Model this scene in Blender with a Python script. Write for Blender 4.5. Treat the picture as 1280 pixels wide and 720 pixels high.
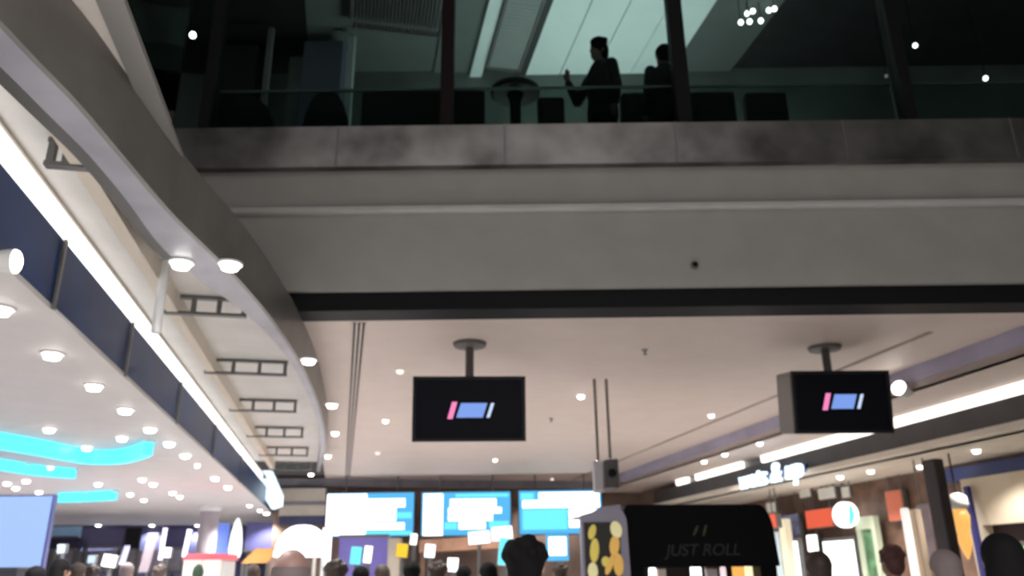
import bpy, bmesh, math, random
from mathutils import Vector, Matrix

# ------------------------------------------------------------------ camera, world, exposure
SC = bpy.context.scene
for o in list(bpy.data.objects):
    bpy.data.objects.remove(o, do_unlink=True)
C = SC.collection
R = math.radians
CAM_Z = 1.6
F = 1000.0
PITCH, ROLL = math.atan(357.4 / F), R(-0.7)
cam_rot = Matrix.Rotation(math.pi / 2 + PITCH, 4, 'X') @ Matrix.Rotation(ROLL, 4, 'Z')
cd = bpy.data.cameras.new('camera')
cd.sensor_width = 36.0
cd.lens = 36.0 * F / 1280.0
cd.clip_end = 200
cd.dof.use_dof = True
cd.dof.focus_distance = 1.25
cd.dof.aperture_fstop = 5.2
cam = bpy.data.objects.new('camera', cd)
C.objects.link(cam)
cam.matrix_world = Matrix.Translation((0, 0, CAM_Z)) @ cam_rot
SC.camera = cam

SC.view_settings.view_transform = 'Standard'
SC.view_settings.look = 'None'
SC.view_settings.gamma = 1.0
SC.view_settings.use_curve_mapping = False
SC.view_settings.exposure = 0.0
SC.cycles.use_denoising = True
SC.cycles.max_bounces = 8
SC.cycles.transparent_max_bounces = 12
SC.cycles.sample_clamp_indirect = 4.0

W = bpy.data.worlds.new('mall_ambient')
SC.world = W
W.use_nodes = True
W.node_tree.nodes['Background'].inputs['Color'].default_value = (0.95, 0.93, 0.90, 1)
W.node_tree.nodes['Background'].inputs['Strength'].default_value = 0.08


def area(name, loc, tgt, sx, sy, power, col):
    l = bpy.data.lights.new(name, 'AREA')
    l.shape = 'RECTANGLE'
    l.size, l.size_y = sx, sy
    l.energy = power
    l.color = col
    o = bpy.data.objects.new(name, l)
    C.objects.link(o)
    o.location = loc
    o.rotation_euler = (Vector(tgt) - Vector(loc)).to_track_quat('-Z', 'Y').to_euler()
    return o


# ------------------------------------------------------------------ picture ray -> place helpers
RM = cam_rot.to_3x3()


def ray(px, py):
    return RM @ Vector(((px - 640) / F, (360 - py) / F, -1.0))


_vp = ray(425, 720)
U = Vector((_vp.x, _vp.y, 0)).normalized()          # along the concourse
V = Vector((U.y, -U.x, 0))                          # to its right
CP = Vector((0, 0, CAM_Z))
ANG = math.atan2(U.y, U.x) - math.pi / 2            # turn of the concourse about Z


def at_h(px, py, h):
    d = ray(px, py)
    return CP + d * (h / d.z)


def at_Y(px, py, Y):
    d = ray(px, py)
    return CP + d * (Y / d.y)


def at_b(px, py, b):
    d = ray(px, py)
    return CP + d * (b / d.dot(V))


def ab(p):
    q = Vector((p.x, p.y, 0))
    return q.dot(U), q.dot(V)


def P(a, b, h):
    return U * a + V * b + Vector((0, 0, CAM_Z + h))


# added unseen fill lights for the bridge front and, by floor bounce, the soffits
area('atrium_fill', (0, -3.0, 9.0), (0, 1.5, 0), 9, 5, 130, (1.0, 0.96, 0.93))
area('bounce_fill_behind', tuple(P(-1.5, 1.2, 2.6)), tuple(P(-1.5, 1.201, -1)), 4.0, 3.0, 520, (1.0, 0.96, 0.93))

# ------------------------------------------------------------------ materials
MATS = {}


def mat(name, col, rough=0.55, metal=0.0, emit=None, es=0.0, var=0.06, scale=3.0, spec=0.5):
    if name in MATS:
        return MATS[name]
    m = bpy.data.materials.new(name)
    m.use_nodes = True
    nt = m.node_tree
    b = nt.nodes['Principled BSDF']
    tc = nt.nodes.new('ShaderNodeTexCoord')
    nz = nt.nodes.new('ShaderNodeTexNoise')
    nz.inputs['Scale'].default_value = scale
    nz.inputs['Detail'].default_value = 3
    rp = nt.nodes.new('ShaderNodeValToRGB')
    c0 = [max(0, c * (1 - var)) for c in col]
    c1 = [min(1, c * (1 + var)) for c in col]
    rp.color_ramp.elements[0].color = (*c0, 1)
    rp.color_ramp.elements[1].color = (*c1, 1)
    rp.color_ramp.elements[0].position = 0.3
    rp.color_ramp.elements[1].position = 0.7
    nt.links.new(tc.outputs['Object'], nz.inputs['Vector'])
    nt.links.new(nz.outputs['Fac'], rp.inputs['Fac'])
    nt.links.new(rp.outputs['Color'], b.inputs['Base Color'])
    b.inputs['Roughness'].default_value = rough
    b.inputs['Metallic'].default_value = metal
    b.inputs['Specular IOR Level'].default_value = spec
    if emit:
        b.inputs['Emission Color'].default_value = (*emit, 1)
        b.inputs['Emission Strength'].default_value = es
    MATS[name] = m
    return m


def glow(name, col, s):
    return mat(name, [c * 0.12 for c in col], 0.4, emit=col, es=s)


def glass(name, tint, refl=0.12, rough=0.05):
    if name in MATS:
        return MATS[name]
    m = bpy.data.materials.new(name)
    m.use_nodes = True
    nt = m.node_tree
    nt.nodes.clear()
    o = nt.nodes.new('ShaderNodeOutputMaterial')
    t = nt.nodes.new('ShaderNodeBsdfTransparent')
    t.inputs[0].default_value = (*tint, 1)
    g = nt.nodes.new('ShaderNodeBsdfGlossy')
    g.inputs['Roughness'].default_value = rough
    g.inputs['Color'].default_value = (0.9, 0.95, 0.95, 1)
    lw = nt.nodes.new('ShaderNodeLayerWeight')
    lw.inputs['Blend'].default_value = refl
    mx = nt.nodes.new('ShaderNodeMixShader')
    nt.links.new(lw.outputs['Fresnel'], mx.inputs[0])
    nt.links.new(t.outputs[0], mx.inputs[1])
    nt.links.new(g.outputs[0], mx.inputs[2])
    nt.links.new(mx.outputs[0], o.inputs[0])
    MATS[name] = m
    return m


BEIGE = mat('beige_ceiling_paint', (0.64, 0.535, 0.475), 0.6, var=0.03)
CREAM = mat('cream_plaster', (0.74, 0.66, 0.55), 0.6)
WARM = mat('warm_ceiling_paint', (0.71, 0.665, 0.65), 0.55, var=0.03)
GREY = mat('grey_bulkhead_paint', (0.40, 0.385, 0.36), 0.5, var=0.05)
LGREY = mat('pale_grey_paint', (0.56, 0.55, 0.53), 0.5)
LILAC = mat('lilac_grey_satin', (0.31, 0.30, 0.345), 0.35, var=0.14)
DARKF = mat('charcoal_fascia', (0.15, 0.138, 0.128), 0.35, var=0.15)
BLACK = mat('black_matte', (0.007, 0.007, 0.008), 0.6, spec=0.2)
NEARBLK = mat('near_black_upholstery', (0.012, 0.015, 0.014), 0.8)
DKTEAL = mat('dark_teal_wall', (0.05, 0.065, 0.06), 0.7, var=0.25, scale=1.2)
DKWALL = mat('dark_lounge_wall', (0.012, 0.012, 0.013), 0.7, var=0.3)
TEALPAN = mat('pale_teal_ceiling_panel', (0.62, 0.74, 0.71), 0.6, var=0.03)
GMETAL = mat('grey_metal', (0.20, 0.20, 0.20), 0.4, 0.6)
STEEL = mat('brushed_steel', (0.20, 0.19, 0.187), 0.28, 0.8, var=0.55, scale=1.6)
NAVY = mat('navy_glass', (0.010, 0.038, 0.14), 0.3, var=0.4, scale=1.0, spec=0.12)
WHITE = mat('white_enamel', (0.82, 0.82, 0.8), 0.4)
FLOORM = mat('pale_stone_floor', (0.68, 0.67, 0.665), 0.3, var=0.08)
BROWN = mat('brown_wood', (0.16, 0.09, 0.06), 0.55, var=0.3, scale=5)
NAVYW = mat('navy_wall', (0.06, 0.065, 0.15), 0.5, var=0.2)
LAMPW = glow('lamp_white', (1.0, 0.96, 0.92), 9.0)
LAMPS = glow('lamp_white_small', (1.0, 0.95, 0.9), 5.0)
LAMPD = glow('lamp_dim', (1.0, 0.9, 0.8), 1.3)
STRIPL = glow('strip_white', (1.0, 0.99, 0.98), 1.7)
STRIPR = glow('strip_warm', (1.0, 0.94, 0.86), 2.0)
CYAN = glow('cyan_neon', (0.09, 0.74, 1.0), 1.5)
SKYB = glow('sky_blue_screen', (0.40, 0.58, 1.0), 1.0)
SCRB = glow('menu_blue', (0.10, 0.52, 0.95), 0.95)
SCRC = glow('menu_cyan', (0.16, 0.85, 1.0), 1.1)
SCRW = glow('menu_white', (1.0, 1.0, 1.0), 2.2)
PINKS = glow('screen_pink', (1.0, 0.25, 0.55), 1.0)
BLUES = glow('screen_blue', (0.22, 0.38, 0.9), 0.9)
PALES = glow('screen_pale_blue', (0.6, 0.75, 1.0), 1.0)
YELS = glow('sign_yellow', (1.0, 0.62, 0.03), 1.0)
REDS = glow('sign_red_orange', (1.0, 0.13, 0.05), 0.75)
ORNG = glow('lamp_orange', (1.0, 0.5, 0.12), 1.0)
SIGNW = glow('sign_blue_white', (0.66, 0.84, 1.0), 2.4)
SKIN = mat('skin_light', (0.55, 0.35, 0.28), 0.5)
SKIN2 = mat('skin_brown', (0.30, 0.17, 0.11), 0.5)


# ------------------------------------------------------------------ mesh helpers
def add_box(bm, M, sx, sy, sz):
    g = bmesh.ops.create_cube(bm, size=1.0)
    bmesh.ops.transform(bm, matrix=M @ Matrix.Diagonal((sx, sy, sz, 1)), verts=g['verts'])
    return g['verts']


def box(bm, c, s, rz=0.0, rot=None):
    M = Matrix.Translation(c) @ (rot if rot is not None else Matrix.Rotation(rz, 4, 'Z'))
    return add_box(bm, M, *s)


def cyl(bm, p0, p1, r0, r1=None, seg=16):
    p0, p1 = Vector(p0), Vector(p1)
    d = p1 - p0
    M = Matrix.Translation((p0 + p1) / 2) @ d.to_track_quat('Z', 'Y').to_matrix().to_4x4()
    bmesh.ops.create_cone(bm, cap_ends=True, segments=seg, radius1=r0, radius2=r0 if r1 is None else r1,
                          depth=d.length, matrix=M)


def sph(bm, c, r, s=(1, 1, 1), seg=16):
    bmesh.ops.create_uvsphere(bm, u_segments=seg, v_segments=max(8, seg // 2), radius=r,
                              matrix=Matrix.Translation(c) @ Matrix.Diagonal((*s, 1)))


def prism(bm, pts, vec):
    """solid from a planar outline swept by vec"""
    vec = Vector(vec)
    a = [bm.verts.new(p) for p in pts]
    b = [bm.verts.new(Vector(p) + vec) for p in pts]
    n = len(pts)
    bm.faces.new(a)
    bm.faces.new(b[::-1])
    for i in range(n):
        bm.faces.new((a[i], b[i], b[(i + 1) % n], a[(i + 1) % n]))


def lathe(bm, prof, c=(0, 0, 0), seg=24):
    c = Vector(c)
    rings = []
    for r, z in prof:
        rings.append([bm.verts.new(c + Vector((max(r, 1e-4) * math.cos(2 * math.pi * i / seg),
                                                max(r, 1e-4) * math.sin(2 * math.pi * i / seg), z))) for i in range(seg)])
    for k in range(len(rings) - 1):
        for i in range(seg):
            j = (i + 1) % seg
            bm.faces.new((rings[k][i], rings[k][j], rings[k + 1][j], rings[k + 1][i]))
    bm.faces.new(rings[0][::-1])
    bm.faces.new(rings[-1])


def obj(name, bm, m, parent=None, bevel=0.0, smooth=False):
    bmesh.ops.recalc_face_normals(bm, faces=bm.faces)
    me = bpy.data.meshes.new(name)
    bm.to_mesh(me)
    bm.free()
    if smooth:
        for p in me.polygons:
            p.use_smooth = True
    me.materials.append(m)
    o = bpy.data.objects.new(name, me)
    C.objects.link(o)
    if parent is not None:
        o.parent = parent
    if bevel:
        bv = o.modifiers.new('bevel', 'BEVEL')
        bv.width = bevel
        bv.segments = 2
    return o


def thing(name, label, cat, loc=(0, 0, 0), rz=0.0, group=None):
    o = bpy.data.objects.new(name, None)
    C.objects.link(o)
    o.location = loc
    o.rotation_euler = (0, 0, rz)
    return tag(o, label, cat, group)


def tag(o, label, cat, group=None):
    o['label'] = label
    o['category'] = cat
    if group:
        o['group'] = group
    return o


def struct(name, bm, m, **k):
    o = obj(name, bm, m, **k)
    o['kind'] = 'structure'
    return o


def dup(root, loc, rz=None, label=None):
    r = root.copy()
    C.objects.link(r)
    r.location = loc
    if rz is not None:
        r.rotation_euler = (0, 0, rz)
    if label:
        r['label'] = label
    for ch in list(root.children):
        c = ch.copy()
        C.objects.link(c)
        c.parent = r
        for g in list(ch.children):
            d = g.copy()
            C.objects.link(d)
            d.parent = c
    return r


def text_mesh(name, body, size, depth, m, parent=None, shear=0.0, bold=0.0):
    cu = bpy.data.curves.new(name, 'FONT')
    cu.body = body
    cu.size = size
    cu.extrude = depth
    cu.align_x, cu.align_y = 'CENTER', 'CENTER'
    cu.shear = shear
    cu.offset = bold
    t = bpy.data.objects.new(name, cu)
    C.objects.link(t)
    me = bpy.data.meshes.new_from_object(t.evaluated_get(bpy.context.evaluated_depsgraph_get()))
    bpy.data.objects.remove(t, do_unlink=True)
    me.materials.clear()
    me.materials.append(m)
    o = bpy.data.objects.new(name, me)
    C.objects.link(o)
    o.rotation_euler = (math.pi / 2, 0, 0)
    if parent is not None:
        o.parent = parent
    return o


def rect_at(x0, y0, x1, y1, Y):
    """centre, width and height of the upright board seen between two picture corners at depth Y"""
    xm, ym = (x0 + x1) / 2, (y0 + y1) / 2
    c = at_Y(xm, ym, Y)
    w = (at_Y(x1, ym, Y) - at_Y(x0, ym, Y)).x
    h = (at_Y(xm, y0, Y) - at_Y(xm, y1, Y)).z
    return c, w, h


def brect_at(x0, y0, x1, y1, b):
    """the same on the long right-hand wall plane at distance b; returns centre, run, height"""
    xm, ym = (x0 + x1) / 2, (y0 + y1) / 2
    c = at_b(xm, ym, b)
    w = abs((at_b(x1, ym, b) - at_b(x0, ym, b)).dot(U))
    h = at_b(xm, y0, b).z - at_b(xm, y1, b).z
    return c, w, h


RIGHT_RZ = ANG - math.pi / 2      # local -Y looks from the right wall back to the concourse, local X runs towards the viewer

# ================================================================== SETTING
H_C = 2.2                    # beige ceiling above the eye
Y_B = 6.63                   # front of the bridge
bm = bmesh.new()
box(bm, P(11, 0, -CAM_Z - 0.05), (46, 40, 0.1), ANG)
struct('floor', bm, FLOORM)

# curved edge of the left gallery: picture points of the lower arris at H_LO
H_LO = 1.83
low_px = [(-80, -55), (0, 25), (50, 78), (100, 130), (155, 195), (210, 260), (255, 306), (300, 350), (345, 405), (380, 460), (400, 510), (408, 555), (400, 590)]
edge = [at_h(x, y, H_LO) for x, y in low_px]


def smooth_pts(pts, n=5):
    out = []
    for i in range(len(pts) - 1):
        p0, p1, p2, p3 = pts[max(i - 1, 0)], pts[i], pts[i + 1], pts[min(i + 2, len(pts) - 1)]
        for k in range(n):
            t = k / n
            out.append(0.5 * ((2 * p1) + (p2 - p0) * t + (2 * p0 - 5 * p1 + 4 * p2 - p3) * t * t + (3 * p1 - p0 - 3 * p2 + p3) * t ** 3))
    out.append(pts[-1])
    return out


edge = smooth_pts(edge, 4)
in_px = [(-110, -25), (-40, 45), (12, 95), (62, 145), (112, 195), (158, 250), (205, 312), (262, 358), (325, 408), (366, 458), (391, 508), (401, 553), (396, 589)]
inner = smooth_pts([at_h(x, y, H_LO) for x, y in in_px], 4)
# dark curved fascia
bm = bmesh.new()
n = len(edge)
off = []
for i, p in enumerate(edge):
    d = (edge[min(i + 1, n - 1)] - edge[max(i - 1, 0)]).normalized()
    off.append(Vector((-d.y, d.x, 0)))          # to the left of the run
rows = []
for p, o_ in zip(edge, off):
    q = p + o_ * 0.025
    rows.append([bm.verts.new(p), bm.verts.new(p + Vector((0, 0, H_C - H_LO))), bm.verts.new(q + Vector((0, 0, H_C - H_LO))), bm.verts.new(q)])
for i in range(n - 1):
    for k in range(4):
        bm.faces.new((rows[i][k], rows[i + 1][k], rows[i + 1][(k + 1) % 4], rows[i][(k + 1) % 4]))
bm.faces.new(rows[0])
bm.faces.new(rows[-1][::-1])
struct('trim_1', bm, DARKF, smooth=False)
# lilac soffit band just inside the fascia
bm = bmesh.new()
rows = []
for i, (p, o_) in enumerate(zip(edge, off)):
    q = inner[i]
    rows.append([bm.verts.new(p + o_ * 0.026), bm.verts.new(q), bm.verts.new(q + Vector((0, 0, 0.19))), bm.verts.new(p + o_ * 0.026 + Vector((0, 0, 0.19)))])
for i in range(n - 1):
    for k in range(4):
        bm.faces.new((rows[i][k], rows[i + 1][k], rows[i + 1][(k + 1) % 4], rows[i][(k + 1) % 4]))
bm.faces.new(rows[0])
bm.faces.new(rows[-1][::-1])
struct('trim_2', bm, LILAC)

bm = bmesh.new()                                             # dark arris between the lilac band and the coffers
rows = []
for i in range(6, 26):
    q = inner[i]
    d = off[i] * 0.07
    rows.append([bm.verts.new(q), bm.verts.new(q + d), bm.verts.new(q + d + Vector((0, 0, 0.18))), bm.verts.new(q + Vector((0, 0, 0.18)))])
for i in range(len(rows) - 1):
    for k in range(4):
        bm.faces.new((rows[i][k], rows[i + 1][k], rows[i + 1][(k + 1) % 4], rows[i][(k + 1) % 4]))
bm.faces.new(rows[0])
bm.faces.new(rows[-1][::-1])
struct('trim_60', bm, mat('dark_arris', (0.06, 0.055, 0.05), 0.5))

# left wing: low warm ceiling, navy glass fascia, strip line
H_L = 1.4
B0 = ab(at_h(150, 465, H_L))[1]
A_END = 24.0
bm = bmesh.new()
box(bm, P(13.0, B0 - 9.01, H_L + 0.05), (18.0, 24, 0.1), ANG)
struct('ceiling_left', bm, WARM)
s_lo, s_hi = at_b(0, 200, B0).z - CAM_Z, at_b(0, 148, B0).z - CAM_Z
bm = bmesh.new()
zc = (H_L + s_lo) / 2
box(bm, P(10.5, B0 - 0.06, zc + 0.015), (0.1, 19.0, s_lo - H_L - 0.03), ANG)
struct('wall_left_fascia', bm, NAVY)
for k, a_ in enumerate([3.3, 4.6, 6.2, 8.2, 10.6, 13.4]):
    bm = bmesh.new()
    box(bm, P(a_, B0 + 0.005, zc), (0.012, 0.035, s_lo - H_L), ANG)
    struct('trim_%d' % (20 + k), bm, GMETAL)
# coffered soffit above the strip
H_CO = 2.0
bm = bmesh.new()
pts = [Vector((q.x, q.y, CAM_Z + H_CO)) for q in inner]
a0, a1 = ab(inner[0])[0], ab(inner[-1])[0]
outer = [P(a1, B0 - 0.3, H_CO), P(a0, B0 - 0.3, H_CO)]
prism(bm, pts + outer, (0, 0, 0.05))
struct('ceiling_coffer', bm, mat('pale_coffer_paint', (0.60, 0.575, 0.54), 0.55))
bm = bmesh.new()
box(bm, P(10.5, B0 - 0.06, (s_hi + H_CO) / 2), (0.1, 19.0, H_CO - s_hi), ANG)
struct('wall_left_upper', bm, mat('tan_plaster', (0.42, 0.37, 0.31), 0.6))
bm = bmesh.new()                                             # cream inner long beam beside the coffers
bB = ab(at_h(232, 398, 1.9))[1]
box(bm, P(9.0, bB - 0.04, 1.98), (0.08, 13.0, 0.24), ANG)
struct('trim_3', bm, CREAM)

# beige soffit over the gallery edge, left of the bridge
bm = bmesh.new()
up = [Vector((p.x, p.y, CAM_Z + H_C)) for p in edge]
bR = ab(at_h(213, 165, H_C))[1]
aE = ab(at_h(213, 165, H_C))[0]
poly = [q for q in up if ab(q)[0] < aE + 0.05 and ab(q)[1] < bR]
poly = poly + [P(aE, bR, H_C), P(ab(up[0])[0], bR, H_C)]
prism(bm, poly, (0, 0, 0.06))
struct('ceiling_gallery_edge', bm, mat('gallery_soffit_paint', (0.84, 0.78, 0.72), 0.5))
bm = bmesh.new()
box(bm, P((aE + 1.5) / 2 + .4, bR - 0.03, H_C - 0.012), (0.11, aE - 1.0, 0.022), ANG)
struct('trim_4', bm, mat('gallery_edge_grey', (0.24, 0.23, 0.22), 0.45))

# bridge: grey fascia with ledge, steel slab edge, dark recess below
def hY(py, Y=Y_B):
    return at_Y(700, py, Y).z


z_b0, z_b1, z_ledge, z_b3, z_b4 = hY(383), hY(360), hY(261), hY(208), hY(158)
XL, XR = -5.0, 8.5
XM, XW = (XL + XR) / 2, XR - XL
bm = bmesh.new()
box(bm, (XM, Y_B + 0.2, (z_b0 + z_b1) / 2), (XW, 0.3, z_b1 - z_b0))
struct('trim_5', bm, BLACK)
bm = bmesh.new()
box(bm, (XM, Y_B + 0.2, (z_b1 + z_ledge) / 2), (XW, 0.4, z_ledge - z_b1))
struct('wall_bridge_lower', bm, GREY)
bm = bmesh.new()
box(bm, (XM, Y_B + 0.22, (z_ledge + z_b3) / 2), (XW, 0.36, z_b3 - z_ledge))
struct('wall_bridge_upper', bm, GREY)
bm = bmesh.new()
box(bm, (XM, Y_B - 0.01, z_ledge + 0.0), (XW, 0.10, 0.06))
struct('trim_6', bm, LGREY, bevel=0.015)
bm = bmesh.new()
box(bm, (XM, Y_B + 0.15, (z_b3 + z_b4) / 2), (XW, 0.40, z_b4 - z_b3))
struct('trim_7', bm, STEEL)
for k, x_ in enumerate([-3.4, -1.62, -0.05, 1.55, 3.13, 4.7]):
    bm = bmesh.new()
    box(bm, (x_, Y_B - 0.052, (z_b3 + z_b4) / 2), (0.02, 0.012, z_b4 - z_b3))
    struct('trim_%d' % (30 + k), bm, GMETAL)

# beige food-hall ceiling behind the bridge
bm = bmesh.new()
A_BACK = 20.0
bRt = ab(at_h(1280, 407, H_C))[1]
pts = [Vector((p.x, p.y, CAM_Z + H_C)) for p in edge if p.y > Y_B + 0.3]
poly = [Vector((pts[0].x, Y_B + 0.3, CAM_Z + H_C))] + pts + [P(A_BACK + 0.3, ab(pts[-1])[1], H_C), P(A_BACK + 0.3, bRt, H_C)]
t_ = (Y_B + 0.3 - P(0, bRt, 0).y) / U.y
poly.append(P(t_, bRt, H_C))
prism(bm, poly, (0, 0, 0.1))
struct('ceiling', bm, BEIGE)
# seams and the back cornice
bm = bmesh.new()
bs = ab(at_h(1170, 412, H_C))[1]
box(bm, P(13.2, bs, H_C - 0.004), (0.05, 13.2, 0.014), ANG)
struct('trim_8', bm, mat('ceiling_seam', (0.30, 0.235, 0.19), 0.6))

# right-hand side: lilac drop, soffit, dark fascia, shop soffit, back wall
B_R = 6.9 * bRt / 6.0
z1 = at_b(1280, 442, bRt).z - CAM_Z
bm = bmesh.new()
box(bm, P(13.0, bRt + 0.05, (z1 + H_C) / 2), (0.1, 14.6, H_C - z1), ANG)
struct('wall_right_drop', bm, mat('blue_lilac_satin', (0.36, 0.34, 0.46), 0.3, var=0.2, scale=1.2))
bm = bmesh.new()
box(bm, P(13.0, (bRt + B_R) / 2 + 0.1, z1 + 0.04), (B_R - bRt + .2, 14.6, 0.08), ANG)
struct('ceiling_right_soffit', bm, BEIGE)
z2, z3 = at_b(1280, 492, B_R).z - CAM_Z, at_b(1121, 571, B_R).z - CAM_Z
zs1 = at_b(1280, 470, B_R).z - CAM_Z
bm = bmesh.new()
box(bm, P(12.2, B_R + 0.08, (z2 + z3) / 2), (0.16, 13.0, z2 - z3), ANG)
struct('wall_right_fascia', bm, mat('dark_grey_fascia', (0.07, 0.066, 0.068), 0.5, var=0.15))
bm = bmesh.new()
box(bm, P(13.0, B_R + 0.2, (zs1 + z1) / 2 + 0.02), (0.1, 14.6, max(0.02, z1 - zs1 + 0.04)), ANG)
struct('wall_right_top', bm, CREAM)
B_W = B_R * 1.205
bm = bmesh.new()
box(bm, P(12.6, (B_R + B_W) / 2 + 0.1, z3 + 0.04), (B_W - B_R + 0.5, 13.4, 0.08), ANG)
struct('ceiling_right', bm, CREAM)
bm = bmesh.new()
box(bm, P(12.6, B_W + 0.1, (z3 - CAM_Z) / 2), (0.2, 13.4, z3 + CAM_Z), ANG)
struct('wall_right', bm, BROWN)
bm = bmesh.new()
bB_ = B_W - 0.04
zz = [at_b(1270, y, bB_).z - CAM_Z for y in (572, 591)]
aa = ab(at_b(1185, 595, bB_))[0]
box(bm, P((aa + 7.0) / 2, bB_, sum(zz) / 2), (0.08, aa - 7.0, zz[0] - zz[1]), ANG)
struct('trim_9', bm, mat('royal_blue_band', (0.03, 0.05, 0.20), 0.4))

# back wall of the food hall
def back_h(py, a=A_BACK):
    return at_Y(600, py, a).z


bm = bmesh.new()
bL = -1.6
box(bm, P(A_BACK + 0.35, (bL + B_W) / 2, 0.3), (B_W - bL, 0.3, 2 * H_C - 0.4 + 0.0), ANG)
struct('wall_back', bm, mat('back_wall_brown', (0.20, 0.13, 0.10), 0.6, var=0.35, scale=1.3))
bm = bmesh.new()
box(bm, P(A_BACK + 0.12, (bL + bRt) / 2, H_C - 0.09), (bRt - bL, 0.14, 0.18), ANG)
struct('trim_10', bm, LILAC)
# back wall of the left wing
bm = bmesh.new()
box(bm, P(A_END + 1, B0 - 8.2, -0.1), (22, 0.3, 3.0), ANG)
struct('wall_left_back', bm, NAVYW)
bm = bmesh.new()
box(bm, P(A_END + 0.75, B0 + 0.6, 1.25), (2.2, 0.2, 0.42), ANG)
bm.free()
for k_, (y0, y1, m_) in enumerate([(611, 627, CREAM), (627, 631, LILAC), (631, 645, CREAM), (645, 656, NAVYW)]):
    q0, q1 = at_Y(350, y0, 19.3), at_Y(407, y1, 19.3)
    bm = bmesh.new()
    box(bm, ((q0.x + q1.x) / 2, 19.3, (q0.z + q1.z) / 2), (q1.x - q0.x, .1, q0.z - q1.z))
    struct('trim_%d' % (50 + k_), bm, m_)

# ================================================================== UPPER LOUNGE
Z_UF = hY(205)                 # lounge floor
H_U = 7.0                      # lounge ceiling above the eye
Y_U = 9.9
bm = bmesh.new()
box(bm, (XM, (Y_B + 0.4 + Y_U) / 2 + .3, Z_UF - 0.1), (XW, Y_U - Y_B, 0.16))
struct('floor_lounge', bm, DKTEAL)
bm = bmesh.new()
box(bm, (XM, Y_U + 0.4, Z_UF + 2.1), (XW + 3, 0.2, 4.6))
struct('wall_lounge_back', bm, mat('lounge_green_grey', (0.11, 0.135, 0.125), 0.7, var=0.3, scale=1.0))


def strip_ceiling(name, x0, x1, m, dz=0.0, y=0, y_far=None, y_near=-160):
    """a run of lounge ceiling between two picture columns at the top edge of the frame, parallel to the concourse"""
    b0, b1 = ab(at_h(x0, y, H_U))[1], ab(at_h(x1, y, H_U))[1]
    an = ab(at_h((x0 + x1) / 2, y_near, H_U))[0]
    af = 10.9 if y_far is None else ab(at_h((x0 + x1) / 2, y_far, H_U))[0]
    bm = bmesh.new()
    box(bm, P((an + af) / 2, (b0 + b1) / 2, H_U + 0.05 + dz), (b1 - b0, af - an, 0.1), ANG)
    return bm, (b0, b1, an, af)


k = 0
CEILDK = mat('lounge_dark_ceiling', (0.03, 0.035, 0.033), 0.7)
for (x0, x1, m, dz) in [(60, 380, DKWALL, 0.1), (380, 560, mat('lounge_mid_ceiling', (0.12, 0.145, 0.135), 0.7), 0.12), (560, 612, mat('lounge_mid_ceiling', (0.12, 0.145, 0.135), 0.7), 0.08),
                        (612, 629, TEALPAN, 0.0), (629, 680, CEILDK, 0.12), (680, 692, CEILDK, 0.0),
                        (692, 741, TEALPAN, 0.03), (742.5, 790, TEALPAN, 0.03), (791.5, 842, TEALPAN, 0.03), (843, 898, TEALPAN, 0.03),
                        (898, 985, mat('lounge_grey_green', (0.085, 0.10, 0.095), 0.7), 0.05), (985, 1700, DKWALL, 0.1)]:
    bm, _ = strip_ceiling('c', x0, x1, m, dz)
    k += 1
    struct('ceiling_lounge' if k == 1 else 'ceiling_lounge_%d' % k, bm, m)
# slatted grilles hanging in the lounge ceiling
for nm, x0, x1, yf, cnt, lab in [('ceiling_grille', 440, 558, 36, 26, 'dark slatted ceiling grille in the lounge left of the pale bar'),
                                 ('ceiling_grille', 632, 679, 86, 16, 'narrow fine-meshed ceiling grille beside the pale teal panels upstairs')]:
    b0, b1 = ab(at_h(x0, 0, H_U))[1], ab(at_h(x1, 0, H_U))[1]
    an, af = ab(at_h(x0, -120, H_U))[0], ab(at_h((x0 + x1) / 2, yf, H_U))[0]
    g = thing(nm, lab, 'ceiling grille', P((an + af) / 2, (b0 + b1) / 2, H_U - 0.02), ANG)
    bm = bmesh.new()
    w = b1 - b0
    for s_ in range(cnt):
        box(bm, (-w / 2 + (s_ + 0.5) * w / cnt, 0, 0), (w / cnt * 0.5, af - an, 0.05))
    if cnt == 16:
        nn = 40
        for s_ in range(nn):
            box(bm, (0, -(af - an) / 2 + (s_ + .5) * (af - an) / nn, 0.01), (w, (af - an) / nn * 0.45, 0.03))
    obj('slats', bm, GMETAL if cnt == 26 else mat('mesh_grey', (0.34, 0.38, 0.37), 0.6), g)
    bm = bmesh.new()
    for sx in (-1, 1):
        box(bm, (sx * w / 2, 0, -0.01), (0.03, af - an, 0.08))
    for sy in (-1, 1):
        box(bm, (0, sy * (af - an) / 2, -0.01), (w, 0.03, 0.08))
    obj('frame', bm, GMETAL, g)

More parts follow.
